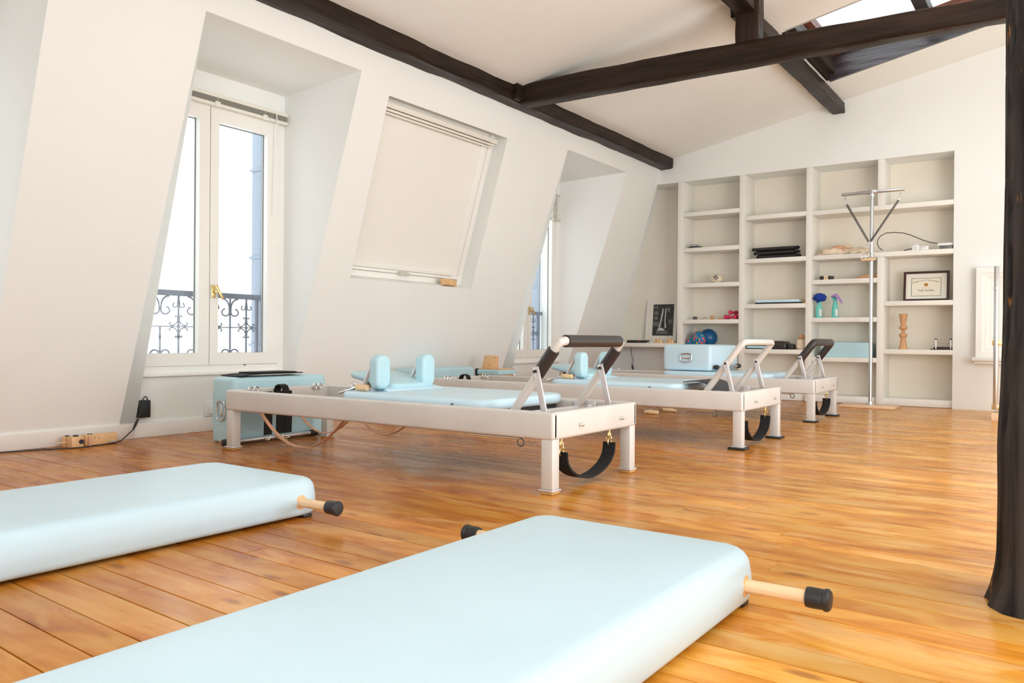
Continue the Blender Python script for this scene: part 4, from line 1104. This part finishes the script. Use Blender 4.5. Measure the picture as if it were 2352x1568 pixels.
# ------------------------------------------------------------------ moulded surround on the far wall
t = thing('moulded_surround', 'white moulded surround on the far wall, half hidden by the black post', 'moulding', (-0.3, YB, 0.9))
def fr(x0, z0, z1, d0, d1, w, ww):
    x1 = 0.45
    mb = MB()
    mb.frame_xz(YB - d1, YB - d0, (x0, x1, z0, z1), (x0 + w, x1 - w, z0 + w, z1 - w))
    mb.build('moulding_strip', PAINT, t)
fr(-0.80, 0.53, 1.41, 0.002, 0.10, 0.05, 0); fr(-0.75, 0.58, 1.36, 0.002, 0.075, 0.04, 0); fr(-0.71, 0.62, 1.32, 0.002, 0.05, 0.04, 0); fr(-0.67, 0.66, 1.28, 0.002, 0.03, 0.02, 0)
MB().box(-0.65, 0.43, YB - 0.012, YB - 0.002, 0.68, 1.26).build('panel', PAINT, t)
MB().box(-0.83, 0.48, YB - 0.15, YB - 0.002, 0.49, 0.53, bev=0.012).build('ledge', PAINT, t)
MB().box(-0.81, 0.46, YB - 0.125, YB - 0.002, 0.465, 0.49, bev=0.008).build('ledge', PAINT, t)

# ------------------------------------------------------------------ things on the shelves
def SY(d=0.12): return YB + d
# col 1, second shelf: discs
t = thing('hand_weight', 'flat black disc with a white strap roll on the left shelves', 'exercise gear', (-3.83, SY(), 1.798))
MB().lathe([(0.07, 0), (0.085, 0.006), (0.085, 0.018), (0.06, 0.026)], (-3.80, SY(0.10), 1.7982), 28).build('disc', BLACKR, t)
MB().lathe([(0.05, 0), (0.052, 0.010)], (-3.82, SY(0.10), 1.8245), 24).build('roll', WHITEP, t)
MB().lathe([(0.052, 0), (0.052, 0.006)], (-3.82, SY(0.10), 1.8347), 24).build('roll_band', BLACKF, t)
# col 1 third shelf: shell ornament
t = thing('shell_ornament', 'round cream shell ornament with a pierced centre on a shelf', 'ornament', (-3.54, SY(), 1.367))
P = [(0.02, 0), (0.05, 0.004), (0.075, 0.03), (0.078, 0.055), (0.07, 0.08), (0.05, 0.10), (0.03, 0.108)]
MB().lathe(P, (-3.54, SY(0.14), 1.3672), 26).build('shell', SHELLM, t)
mb = MB()
for k in range(14):
    a = k * 2.4; rr = 0.032 * math.sqrt(k / 14)
    mb.ball((-3.53 + rr * math.cos(a), SY(0.14) - 0.078 + abs(rr) * 0.2, 1.43 + rr * math.sin(a)), 0.007, seg=6)
mb.build('piercing', STONEG, t, kind=None)
# stones and dumbbells
STN = [(-3.80, 0.026, 'dark grey pebble on the left shelf', STONEG, (1.3, 1, 0.8)), (-3.72, 0.010, 'tiny flat brown pebble beside the dark grey one', RUST, (1.4, 1, 0.5)), (-3.585, 0.024, 'orange pebble in the middle of the row of stones', STONEO, (1.2, 1, 1.0)), (-3.48, 0.016, 'flat reddish stone between the orange pebble and the dumbbells', RUST, (2.6, 1.3, 0.8))]
for x, r, lab, mm, scl in STN:
    o = MB().ball((x, SY(0.10), 0.9275 + r * scl[2] * 0.97), r, seg=12, sc=scl).build('pebble', mm); tag(o, lab, 'stone', 'stones on the left shelf')
o = MB().tube([(-3.675 + 0.025 * math.cos(a), SY(0.10), 0.931 + 0.018 * math.sin(a)) for a in [PI * k / 8 for k in range(9)]], 0.003, seg=6).build('wire_loop', SPRING); tag(o, 'small bent wire loop among the pebbles on the shelf', 'wire')
def dumbbell(c, d, lab, r=0.027):
    t = thing('dumbbell', lab, 'dumbbell', c, 'pink dumbbells'); c = Vector(c); d = Vector(d).normalized()
    MB().cyl(c - d * 0.055, c + d * 0.055, 0.013, seg=12).build('handle', PINK, t)
    for s in (-1, 1): MB().cyl(c + d * s * 0.04, c + d * s * 0.075, r, seg=8, bev=0.006).build('head', PINK, t)
dumbbell((-3.345, SY(0.07), 0.955), (1, 0.05, 0), 'pink dumbbell lying in front under the two others')
dumbbell((-3.335, SY(0.13), 0.955), (1, -0.1, 0), 'pink dumbbell lying behind the front one', )
dumbbell((-3.33, SY(0.13), 1.010), (0.25, 1, 0), 'pink dumbbell resting on top of the other two')
# balls
o = MB().ball((-3.665, SY(0.20), 0.6005 + 0.108), 0.108, seg=32).build('exercise_ball', BALL); tag(o, 'glossy dark blue exercise ball on the shelf behind the blue box', 'ball')
def lumpy(c, r, sc_, nm, sd):
    t_ = bmesh.new(); bmesh.ops.create_uvsphere(t_, u_segments=28, v_segments=16, radius=r)
    for v in t_.verts:
        k = 1 + 0.16 * noise.noise(v.co * 14 + Vector((sd, 0, 0)))
        v.co = Vector((v.co.x * k * sc_[0], v.co.y * k * sc_[1], v.co.z * k * sc_[2])) + Vector(c)
        if v.co.z < 0.6005: v.co.z = 0.6005
    mb = MB(); mb._merge(t_); return mb.build(nm, FLORAL)
o = lumpy((-3.745, SY(0.075), 0.6005 + 0.088), 0.072, (1.35, 0.7, 1.3), 'print_bag', 2); tag(o, 'stuffed bag with a bright floral print beside the blue ball', 'bag')
o = lumpy((-3.865, SY(0.10), 0.6005 + 0.055), 0.05, (0.9, 1, 1.15), 'print_pouch', 7); tag(o, 'small floral print pouch at the left end of the shelf', 'bag')
# col 2
t0 = None
for k in range(3):
    z = 1.6265 + 0.046 * k
    t = thing('foam_bar', ('lowest', 'middle', 'topmost')[k] + ' of three folded black foam bars stacked on the shelf', 'exercise gear', (-2.82, SY(), z), 'black foam bars')
    xo = (0.0, -0.03, -0.05)[k]
    MB().tube([(-3.02 + xo, SY(0.1), z + 0.020), (-3.0 + xo, SY(0.09), z + 0.021), (-2.6 + xo * .4, SY(0.10), z + 0.024)], 0.019, seg=14).build('bar', BLACKR, t)
    MB().tube([(-3.02 + xo, SY(0.16), z + 0.020), (-2.6 + xo * .4, SY(0.17), z + 0.022)], 0.019, seg=14).build('bar', BLACKR, t)
    MB().ball((-3.03 + xo, SY(0.11), z + 0.022), 0.021, seg=14, sc=(1.3, 1.4, 1)).build('end_cap', BLACKF, t)
    MB().ball((-2.575 + xo * .3, SY(0.11), z + 0.0225), 0.0215, seg=14, sc=(1.6, 1.4, 1)).build('end_cap', BLACKF, t)
t = thing('wooden_board', 'flat wooden board at the back of the shelf under the blue pad', 'board', (-2.7, SY(0.25), 1.10))
MB().box(-3.0, -2.47, SY(0.20), SY(0.33), 1.1005, 1.152, bev=0.003).build('board', BIRCH, t)
t = thing('seat_pad', 'long light blue pad on a black base lying on the shelf', 'pad', (-2.8, SY(0.1), 1.10))
MB().box(-3.04, -2.54, SY(0.03), SY(0.19), 1.1005, 1.118, bev=0.002).build('base', BLACKR, t)
MB().pad(-3.04, -2.54, SY(0.03), SY(0.19), 1.1185, 1.150, rc=0.02, ret=0.015, reb=0.004).build('cushion', VINYL, t)
for k in range(3):
    z = 0.5795 + 0.040 * k
    t = thing('small_pad', ('bottom', 'middle', 'top')[k] + ' light blue pad in the stack of three behind the bare footbar', 'pad', (-3.0, SY(0.1), z), 'stacked small blue pads')
    MB().pad(-3.14, -2.90, SY(0.03), SY(0.25), z + 0.008, z + 0.038, rc=0.02, ret=0.014, reb=0.014).build('cushion', VINYL2, t)
    MB().box(-3.13, -2.91, SY(0.035), SY(0.245), z, z + 0.008).build('base', BLACKR, t)
t = thing('black_cushion', 'black padded cushion roll on the shelf behind the bare footbar', 'cushion', (-2.77, SY(0.1), 0.579))
MB().pad(-2.90, -2.68, SY(0.03), SY(0.25), 0.5795, 0.672, rc=0.03, ret=0.04, reb=0.03, crown=0.006).build('cushion', BLACKL, t)
t = thing('black_cushion', 'smaller black bolster to the right of the black cushion roll', 'cushion', (-2.64, SY(0.1), 0.579))
MB().pad(-2.677, -2.605, SY(0.05), SY(0.22), 0.5795, 0.645, rc=0.02, ret=0.03, reb=0.03).build('cushion', BLACKL, t)
# linen sack
def cloth_blob(c, rad, sc_, m_, name, seed, par, seg=36, amp=0.25, zmin=None):
    t_ = bmesh.new(); bmesh.ops.create_uvsphere(t_, u_segments=seg, v_segments=seg // 2, radius=rad)
    for v in t_.verts:
        n = v.co.normalized(); d = noise.noise(n * 2.2 + Vector((seed, 0, 0))) * amp + abs(noise.noise(n * 5 + Vector((0, seed, 0)))) * amp * 0.9 + noise.noise(n * 11 + Vector((0, seed, 3))) * amp * 0.25
        q = v.co * (1 + d); v.co = Vector((q.x * sc_[0], q.y * sc_[1], q.z * sc_[2])) + Vector(c)
        if zmin is not None and v.co.z < zmin: v.co.z = zmin
    mb = MB(); mb._merge(t_); return mb.build(name, m_, par, smooth=50)
t = thing('linen_sack', 'small tied linen sack at the right end of the shelf', 'bag', (-2.52, SY(0.1), 0.579))
cloth_blob((-2.535, SY(0.12), 0.638), 0.055, (1.05, 1, 1.2), BRICKC, 'sack', 4, t, zmin=0.5795, amp=0.15)
cloth_blob((-2.53, SY(0.12), 0.725), 0.026, (1.3, 1.1, 0.9), RUST, 'tie', 9, t, amp=0.5)
# crumpled cloth
t = thing('crumpled_cloth', 'heap of crumpled cream cloth on the shelf beside the steel stand', 'cloth', (-2.1, SY(0.12), 1.626))
cloth_blob((-2.20, SY(0.13), 1.655), 0.10, (1.55, 1.0, 0.5), BRICKC, 'fold', 2, t, zmin=1.6265, amp=0.35)
cloth_blob((-2.10, SY(0.15), 1.695), 0.07, (1.5, 0.9, 0.62), BRICKC, 'fold', 5, t, amp=0.5)
cloth_blob((-1.95, SY(0.13), 1.655), 0.09, (1.5, 1.0, 0.48), BRICKC, 'fold', 8, t, zmin=1.6265, amp=0.35)
cloth_blob((-2.14, SY(0.09), 1.698), 0.045, (1.8, 0.7, 0.5), RUST, 'lining', 12, t, amp=0.55)
# chargers and cable
t = thing('power_cable', 'thin black cable arching over the shelf to the white adaptors', 'cable', (-1.6, SY(0.1), 1.626))
def ypt(px, py, y):
    d = fwd + r2 * ((px - 1176) / FPX) - u2 * ((py - 784) / FPX); k = (y - CAM.y) / d.y; return CAM + d * k
C_ = [(2027, 574.2), (2019, 569), (2015, 560), (2016, 551), (2022, 542), (2035, 535), (2053, 533.5), (2072, 534.5), (2090, 539), (2107, 546), (2122, 552), (2138, 557), (2157, 559)]
MB().tube([ypt(a, b, SY(0.05)) for a, b in C_], 0.0042, seg=8).build('cable', BLACKR, t)
MB().tube([ypt(a, b, SY(0.05)) for a, b in [(2076, 575), (2086, 572.5), (2095, 571), (2104, 572)]], 0.0042, seg=8).build('cable', BLACKR, t)
t = thing('power_adaptor', 'white adaptor at the right end of the upper shelf', 'adaptor', (-1.08, SY(0.1), 1.626), 'white power adaptors')
MB().box(-1.16, -1.015, SY(0.03), SY(0.12), 1.662, 1.690, bev=0.006).build('adaptor_body', WHITEP, t)
MB().box(-1.14, -1.02, SY(0.03), SY(0.12), 1.6265, 1.661, bev=0.004).build('adaptor_base', SPRING, t)
t = thing('power_adaptor', 'cluster of white plugs left of the adaptor on the upper shelf', 'adaptor', (-1.33, SY(0.1), 1.626), 'white power adaptors')
MB().box(-1.40, -1.32, SY(0.04), SY(0.11), 1.6265, 1.680, bev=0.010).build('plug', WHITEP, t)
MB().box(-1.32, -1.24, SY(0.03), SY(0.10), 1.6265, 1.670, bev=0.010).build('plug', WHITEP, t)
MB().cyl((-1.37, SY(0.06), 1.68), (-1.34, SY(0.06), 1.695), 0.012, seg=12).build('plug', WHITEP, t)
for xx in (-1.36, -1.30, -1.275): MB().cyl((xx, SY(0.028), 1.655), (xx, SY(0.045), 1.655), 0.004, seg=8).build('socket_hole', SPRING, t)
# black gadget, wedge
t = thing('leather_box', 'small black box with a cream label on the shelf', 'box', (-2.25, SY(0.1), 1.356))
MB().box(-2.325, -2.185, SY(0.05), SY(0.12), 1.3565, 1.398, bev=0.005).build('box', BLACKL, t)
MB().box(-2.278, -2.235, SY(0.047), SY(0.05), 1.3575, 1.3975).build('label_plate', SHELLM, t)
MB().cyl((-2.256, SY(0.0465), 1.378), (-2.256, SY(0.044), 1.378), 0.011, seg=16).build('badge', GOLD, t)
t = thing('wooden_wedge', 'brown wooden wedge on the shelf beside the steel pole', 'block', (-1.85, SY(0.1), 1.356))
MB().hexa([(-1.95, SY(0.10), 1.3565), (-1.735, SY(0.10), 1.3565), (-1.735, SY(0.24), 1.3565), (-1.95, SY(0.24), 1.3565), (-1.95, SY(0.10), 1.383), (-1.745, SY(0.10), 1.415), (-1.745, SY(0.24), 1.415), (-1.95, SY(0.24), 1.383)], bev=0.004).build('wedge', TURNED, t)
# spray bottles
def bottle(cx, lab, cm, side):
    t = thing('spray_bottle', lab, 'bottle', (cx, SY(0.08), 0.936), 'spray bottles with cloths')
    MB().lathe([(0.030, 0), (0.034, 0.006), (0.034, 0.10), (0.026, 0.135), (0.020, 0.16), (0.020, 0.185), (0.015, 0.20)], (cx, SY(0.08), 0.9365), 24).build('bottle_body', TEAL, t)
    MB().box(cx + 0.010, cx + 0.036, SY(0.045), SY(0.055), 0.955, 1.03, bev=0.003).build('paper_label', WHITEP, t)
    MB().box(cx - 0.035, cx + 0.02, SY(0.07), SY(0.09), 1.136, 1.165, bev=0.006).build('spray_head', TEAL, t)
    return t
bottle(-2.335, 'teal spray bottle nearer the upright, under a dark blue cloth', BLUEC, -1)
bottle(-2.165, 'teal spray bottle under a lilac cloth', LILAC, 1)
o = cloth_blob((-2.325, SY(0.06), 1.160), 0.045, (1.35, 1.1, 0.95), BLUEC, 'cleaning_cloth', 3, None, amp=0.4); tag(o, 'dark blue cloth draped over the left spray bottle', 'cloth', 'cloths on the spray bottles')
t_ = bmesh.new(); c0 = Vector((-2.150, SY(0.07), 1.19)); rings = []
for i in range(9):
    f = i / 8; ring = []
    for k in range(28):
        a = 2 * PI * k / 28; rr = 0.012 + 0.055 * f + 0.007 * f * math.sin(5 * a + 1)
        dz = -0.012 * f - 0.075 * f * max(0, math.cos(a)) ** 1.0 - 0.02 * f * f
        ring.append(t_.verts.new(c0 + Vector((rr * math.cos(a) * 0.95 + 0.0, rr * math.sin(a) * 0.7, dz + 0.01))))
    rings.append(ring)
for A_, B_ in zip(rings, rings[1:]):
    for k in range(28): t_.faces.new((A_[k], A_[(k + 1) % 28], B_[(k + 1) % 28], B_[k]))
t_.faces.new(rings[0]); 
mb = MB(); mb._merge(t_); o = mb.build('cleaning_cloth', LILAC, smooth=60); sm = o.modifiers.new('thick', 'SOLIDIFY'); sm.thickness = 0.003
tag(o, 'lilac cloth draped over the right spray bottle', 'cloth', 'cloths on the spray bottles')
t = thing('padded_box', 'long light blue padded box on the low shelf behind the steel pole', 'box', (-2.07, SY(0.15), 0.502))
MB().pad(-2.30, -1.79, SY(0.02), SY(0.30), 0.5025, 0.665, rc=0.02, ret=0.02, reb=0.008).build('upholstery', VINYL2, t)
# certificate
def text_mesh(s, size, font_align='CENTER'):
    cu = bpy.data.curves.new('txt', 'FONT'); cu.body = s; cu.size = size; cu.align_x = font_align; cu.align_y = 'CENTER'; cu.resolution_u = 3
    ob = bpy.data.objects.new('txt', cu); COL.objects.link(ob)
    dg = bpy.context.evaluated_depsgraph_get(); dg.update()
    me = bpy.data.meshes.new_from_object(ob.evaluated_get(dg)); 
    bpy.data.objects.remove(ob); bpy.data.curves.remove(cu)
    return me
t = thing('framed_certificate', 'dark framed certificate reading THE WORK on the right-hand shelf', 'certificate', (-1.28, SY(0.14), 1.104))
CW, CH = 0.43, 0.315
lean = math.radians(-7)
CM = Matrix.Translation((-1.278, SY(0.155), 1.1045)) @ Matrix.Rotation(lean, 4, 'X')
b_ = 0.023
mb = MB()
mb.frame_xz(-0.012, 0.010, (-CW / 2, CW / 2, 0, CH), (-CW / 2 + b_, CW / 2 - b_, b_, CH - b_), CM)
mb.build('picture_frame', FRAMEB, t)
MB().box(-CW / 2 + b_, CW / 2 - b_, -0.003, 0.004, b_, CH - b_, mtx=CM).build('mat_board', MATBOARD, t)
iw, i0, i1 = 0.140, 0.052, 0.245
doc = MB().box(-iw, iw, -0.0042, -0.003, i0, i1, mtx=CM).build('certificate_sheet', PAPER, t)
mb = MB()
mb.frame_xz(-0.0052, -0.0042, (-iw, iw, i0, i1), (-iw + .0035, iw - .0035, i0 + .0035, i1 - .0035), CM)
mb.build('border_line', INK, doc)
RX = Matrix.Rotation(math.radians(90), 4, 'X')
mb = MB(); me = text_mesh('THE WORK', 0.030); t_ = bmesh.new(); t_.from_mesh(me); mb._merge(t_, CM @ Matrix.Translation((0, -0.0046, 0.110)) @ RX)
mb.build('lettering', INK, doc, smooth=None)
s_ = 'Recognition of Achievement'; mb = MB(); Rr = 0.30
for i, ch in enumerate(s_):
    if ch == ' ': continue
    a = (i - (len(s_) - 1) / 2) * 0.0325
    me = text_mesh(ch, 0.021); t_ = bmesh.new(); t_.from_mesh(me)
    mb._merge(t_, CM @ Matrix.Translation((Rr * math.sin(a), -0.0046, 0.222 - Rr * (1 - math.cos(a)))) @ RX @ Matrix.Rotation(-a, 4, 'Z'))
mb.build('lettering', INK, doc, smooth=None)
MB().cyl(CM @ Vector((-0.002, -0.0042, 0.172)), CM @ Vector((-0.002, -0.0056, 0.172)), 0.020, seg=24).build('gold_seal', GOLD, doc)
mb = MB(); mb.box(-0.018, 0.012, -0.0062, -0.0056, 0.168, 0.173, mtx=CM); mb.box(-0.006, 0.016, -0.0062, -0.0056, 0.177, 0.181, mtx=CM); mb.build('seal_mark', INK, doc)
mb = MB(); mb.box(-0.038, 0.038, -0.0050, -0.0042, 0.137, 0.1395, mtx=CM); mb.box(-0.10, -0.055, -0.0050, -0.0042, 0.070, 0.0715, mtx=CM); mb.box(0.03, 0.075, -0.0050, -0.0042, 0.070, 0.0715, mtx=CM); mb.build('fine_print', GREYINK, doc)
# turned wood piece
o = MB().lathe([(0.043, 0), (0.041, 0.01), (0.030, 0.085), (0.026, 0.118), (0.030, 0.126), (0.042, 0.140), (0.043, 0.152), (0.030, 0.168), (0.017, 0.182), (0.016, 0.197), (0.024, 0.206), (0.042, 0.218), (0.043, 0.230), (0.034, 0.243), (0.025, 0.255), (0.028, 0.28), (0.043, 0.372), (0.041, 0.374)], (-1.482, SY(0.10), 0.5975), 32).build('turned_candlestick', TURNED)
tag(o, 'turned wooden spindle candlestick standing on the right-hand shelf', 'candlestick')
# small foot device
t = thing('foot_exerciser', 'small dark metal foot exerciser on the right-hand shelf', 'exercise gear', (-1.1, SY(0.1), 0.597))
MB().box(-1.215, -1.02, SY(0.02), SY(0.16), 0.5975, 0.607, bev=0.002).build('base', BLACKR, t)
MB().pad(-1.19, -1.02, SY(0.03), SY(0.15), 0.6075, 0.628, rc=0.02, ret=0.012, reb=0.002).build('foot_plate', FRAMEB, t)
for xx in (-1.165, -1.03):
    MB().cyl((xx, SY(0.03), 0.607), (xx, SY(0.03), 0.700), 0.007, seg=12).build('post', STEEL, t)
    MB().cyl((xx, SY(0.03), 0.700), (xx, SY(0.03), 0.712), 0.010, seg=12).build('knob', BLACKR, t)
for z in (0.698, 0.672): MB().cyl((-1.165, SY(0.03), z), (-1.03, SY(0.03), z), 0.004, seg=8).build('crossbar', STEEL, t)

# ---- on the bench shelf
t = thing('framed_photograph', 'white framed black and white photograph leaning in the alcove corner', 'picture', (-4.33, YA - 0.05, 0.637))
PW, PH = 0.42, 0.555
PM = Matrix.Translation((-4.335, YA - 0.088, 0.6375)) @ Matrix.Rotation(math.radians(-6), 4, 'X')
mb = MB()
mb.frame_xz(-0.010, 0.008, (-PW / 2, PW / 2, 0, PH), (-PW / 2 + .012, PW / 2 - .012, .012, PH - .012), PM)
mb.build('picture_frame', WHITEP, t)
MB().box(-PW / 2 + .012, PW / 2 - .012, -0.003, 0.004, .012, PH - .012, mtx=PM).build('mat_board', MATBOARD, t)
ph = MB().box(-0.120, 0.165, -0.0045, -0.003, 0.095, 0.50, mtx=PM).build('photo_print', PHOTOD, t)
def flat(pts, mm, nm, d=0.0055):
    mb = MB(); mb.bm.faces.new([mb.bm.verts.new(PM @ Vector((x, -d, z))) for x, z in pts]); return mb.build(nm, mm, ph, smooth=None)
for (x, z, w_, h_) in ((-0.105, 0.445, 0.05, 0.035), (-0.105, 0.365, 0.06, 0.05), (-0.105, 0.30, 0.055, 0.045), (-0.108, 0.22, 0.075, 0.055), (0.07, 0.40, 0.045, 0.06), (0.10, 0.25, 0.05, 0.05)):
    flat([(x, z), (x + w_, z), (x + w_, z + h_), (x, z + h_)], PHOTOM, 'photo_detail')
flat([(-0.07, 0.115), (0.09, 0.115), (0.095, 0.155), (-0.065, 0.155)], PHOTOM, 'photo_detail', 0.006)
flat([(-0.055, 0.16), (0.06, 0.16), (0.03, 0.185), (-0.015, 0.20), (-0.04, 0.24), (-0.03, 0.20)], PHOTOL, 'photo_detail', 0.0065)
flat([(-0.03, 0.20), (-0.01, 0.22), (0.02, 0.38), (0.022, 0.44), (0.010, 0.445), (0.0, 0.38)], PHOTOL, 'photo_detail', 0.0065)
flat([(0.05, 0.19), (0.07, 0.20), (0.055, 0.28), (0.062, 0.44), (0.048, 0.445), (0.042, 0.30)], PHOTOL, 'photo_detail', 0.0065)
t = thing('black_case', 'flat black case with a small red tag on the bench shelf', 'case', (-4.55, SY(0.08), 0.637))
MB().box(-4.69, -4.42, SY(0.03), SY(0.13), 0.6375, 0.672, bev=0.004).build('case', BLACKR, t)
MB().box(-4.52, -4.50, SY(0.027), SY(0.03), 0.655, 0.667).build('red_tag', PINK, t)
t = thing('key_bunch', 'small bunch of metal keys right of the black case', 'keys', (-4.36, SY(0.06), 0.637))
for k in range(5):
    MB().bar((-4.415 + 0.028 * k, SY(0.04 + 0.012 * (k % 2)), 0.641), (-4.385 + 0.028 * k, SY(0.055), 0.650 + 0.003 * (k % 3)), 0.010, 0.003).build('key', STEEL, t)
for k, (xx, lab) in enumerate(((-4.25, 'pale wooden toy-like block on the bench shelf below the photograph'), (-4.09, 'pale wooden block beside the first upright, right of its twin'))):
    t = thing('wooden_block', lab, 'block', (xx, SY(0.06), 0.637), 'pale wooden blocks')
    MB().box(xx - 0.055, xx + 0.0, SY(0.03), SY(0.09), 0.6375, 0.690, bev=0.004).build('block', BIRCH, t)
    MB().box(xx + 0.002, xx + 0.035, SY(0.04), SY(0.09), 0.6375, 0.676, bev=0.003).build('block', LTWOOD, t)
    MB().cyl((xx - 0.03, SY(0.0295), 0.665), (xx - 0.03, SY(0.028), 0.665), 0.008, seg=12).build('hole', SPRING, t)
t = thing('power_cable', 'thin cable with an inline switch hanging below the bench shelf', 'cable', (-4.62, YA - 0.02, 0.5))
C_ = [(1448, 797), (1450, 804), (1450, 811), (1452, 819), (1455, 826), (1452, 833), (1452, 840)]
MB().tube([ypt(a, b, YA - 0.012) for a, b in C_], 0.0035, seg=8).build('cable', SPRING, t)
MB().tube([ypt(a, b, YA - 0.012) for a, b in [(1452, 838), (1454, 848)]], 0.011, seg=8).build('switch', BLACKR, t)
MB().tube([ypt(a, b, YA - 0.012) for a, b in [(1454, 847), (1455, 870), (1456, 882)]], 0.003, seg=8).build('cable', SPRING, t)

# ------------------------------------------------------------------ left wall: socket, adaptor, cable, blocks
t = thing('wall_socket', 'white double wall socket below the nearest window in view', 'socket', (XW, 2.86, 0.17))
MB().box(XW + 0.001, XW + 0.012, 2.80, 2.90, 0.12, 0.235, bev=0.003).build('socket_plate', WHITEP, t)
t = thing('wall_socket', 'white wall socket half hidden by the blue box on the floor', 'socket', (XW, 3.4, 0.13))
MB().box(XW + 0.001, XW + 0.014, 3.355, 3.47, 0.105, 0.205, bev=0.003).build('socket_plate', WHITEP, t)
MB().box(XW + 0.014, XW + 0.030, 3.385, 3.46, 0.120, 0.175, bev=0.006).build('socket_flap', WHITEP, t)
t = thing('power_brick', 'black power adaptor plugged into the wall socket, its lead looping down', 'adaptor', (XW + 0.03, 2.87, 0.18))
MB().box(XW + 0.0125, XW + 0.055, 2.845, 2.925, 0.135, 0.250, bev=0.005).build('adaptor_body', BLACKR, t)
MB().tube([(XW + 0.045, 2.905, 0.248), (XW + 0.05, 2.90, 0.268), (XW + 0.055, 2.885, 0.276), (XW + 0.06, 2.868, 0.262), (XW + 0.062, 2.858, 0.23), (XW + 0.065, 2.845, 0.16), (XW + 0.07, 2.825, 0.125), (XW + 0.085, 2.79, 0.07), (XW + 0.10, 2.73, 0.03), (XW + 0.13, 2.68, 0.008), (-4.89, 2.60, 0.0045), (-4.86, 2.50, 0.0045), (-4.84, 2.42, 0.0045), (-4.86, 2.33, 0.0045), (-4.93, 2.23, 0.0045), (-4.95, 2.12, 0.0045), (-4.985, 2.03, 0.0045), (-4.99, 1.9, 0.0045), (-4.97, 1.5, 0.0045)], 0.0038, seg=8).build('lead', BLACKR, t)
MB().tube([(XW + 0.072, 2.825, 0.128), (XW + 0.080, 2.806, 0.10), (XW + 0.087, 2.785, 0.066)], [0.007, 0.009, 0.005], seg=10).build('strain_relief', BLACKR, t)
MB().cyl((-4.905, 2.635, 0.010), (-4.90, 2.60, 0.010), 0.008, seg=10).build('jack_plug', STEEL, t)
def wblock(x0, x1, y0, y1, z1, lab, knobs):
    t = thing('wooden_block', lab, 'block', ((x0 + x1) / 2, (y0 + y1) / 2, 0), 'pale wooden blocks')
    MB().box(x0, x1, y0, y1, 0.0006, z1, bev=0.003).build('block', BIRCH, t)
    return t
t = wblock(-4.945, -4.878, 2.36, 2.43, 0.066, 'small wooden block with black knobs on the floor by the wall', 1)
MB().cyl((-4.905, 2.395, 0.066), (-4.905, 2.395, 0.074), 0.015, seg=16, bev=0.003).build('knob', BLACKR, t)
MB().cyl((-4.877, 2.415, 0.035), (-4.870, 2.415, 0.035), 0.014, seg=16).build('knob', BLACKR, t)
MB().box(-4.985, -4.95, 2.35, 2.40, 0.0006, 0.062, bev=0.003).build('back_block', BIRCH, t)
MB().cyl((-4.965, 2.375, 0.062), (-4.965, 2.375, 0.069), 0.012, seg=16).build('knob', BLACKR, t)
MB().cyl((-4.94, 2.30, 0.03), (-4.94, 2.36, 0.03), 0.004, seg=8).build('pin', LTWOOD, t)
t = wblock(-4.955, -4.915, 2.46, 2.655, 0.066, 'long wooden block with screws on the floor below the wall socket', 0)
MB().box(-4.985, -4.957, 2.455, 2.49, 0.0006, 0.058, bev=0.003).build('end_piece', BIRCH, t)
MB().box(-4.912, -4.895, 2.47, 2.49, 0.0006, 0.060, bev=0.003).build('end_piece', RUST, t)
for yy in (2.515, 2.54):
    for z in (0.052, 0.040): MB().cyl((-4.915, yy, z), (-4.9135, yy, z), 0.003, seg=8).build('screw', SPRING, t)
MB().box(-4.953, -4.93, 2.485, 2.51, 0.0665, 0.069).build('rubber_inlay', BLACKR, t)

# ------------------------------------------------------------------ handles with leather straps on the floor beyond the middle reformer
for k, (x, y, lab) in enumerate(((-3.13, 6.62, 'wooden grip handle on the floor, its leather strap trailing left'), (-3.10, 6.95, 'wooden grip handle lying behind the other grip on the floor'))):
    t = thing('grip_handle', lab, 'handle', (x, y, 0), 'grip handles on the floor')
    MB().cyl((x - 0.065, y, 0.019), (x + 0.065, y + 0.01, 0.019), 0.0185, seg=16, bev=0.004).build('grip', LTWOOD, t)
    MB().strip([(x - 0.06, y - 0.0, 0.020), (x - 0.12, y + 0.02, 0.014), (x - 0.19, y + 0.02, 0.006)], 0.02, 0.003).build('side_strap', SPRING, t)
    MB().tube(ring_pts((x - 0.20, y + 0.02, 0.0075), 0.02, 2, 14), 0.004, seg=6, closed=True).build('ring', CHROME, t)
    MB().strip([(x - 0.22, y + 0.02, 0.006), (x - 0.34, y + 0.05, 0.022), (x - 0.46, y + 0.02, 0.010), (x - 0.60, y + 0.06, 0.005), (x - 0.8, y + 0.02, 0.005)], 0.03, 0.004).build('leather_strap', LEATHER, t)
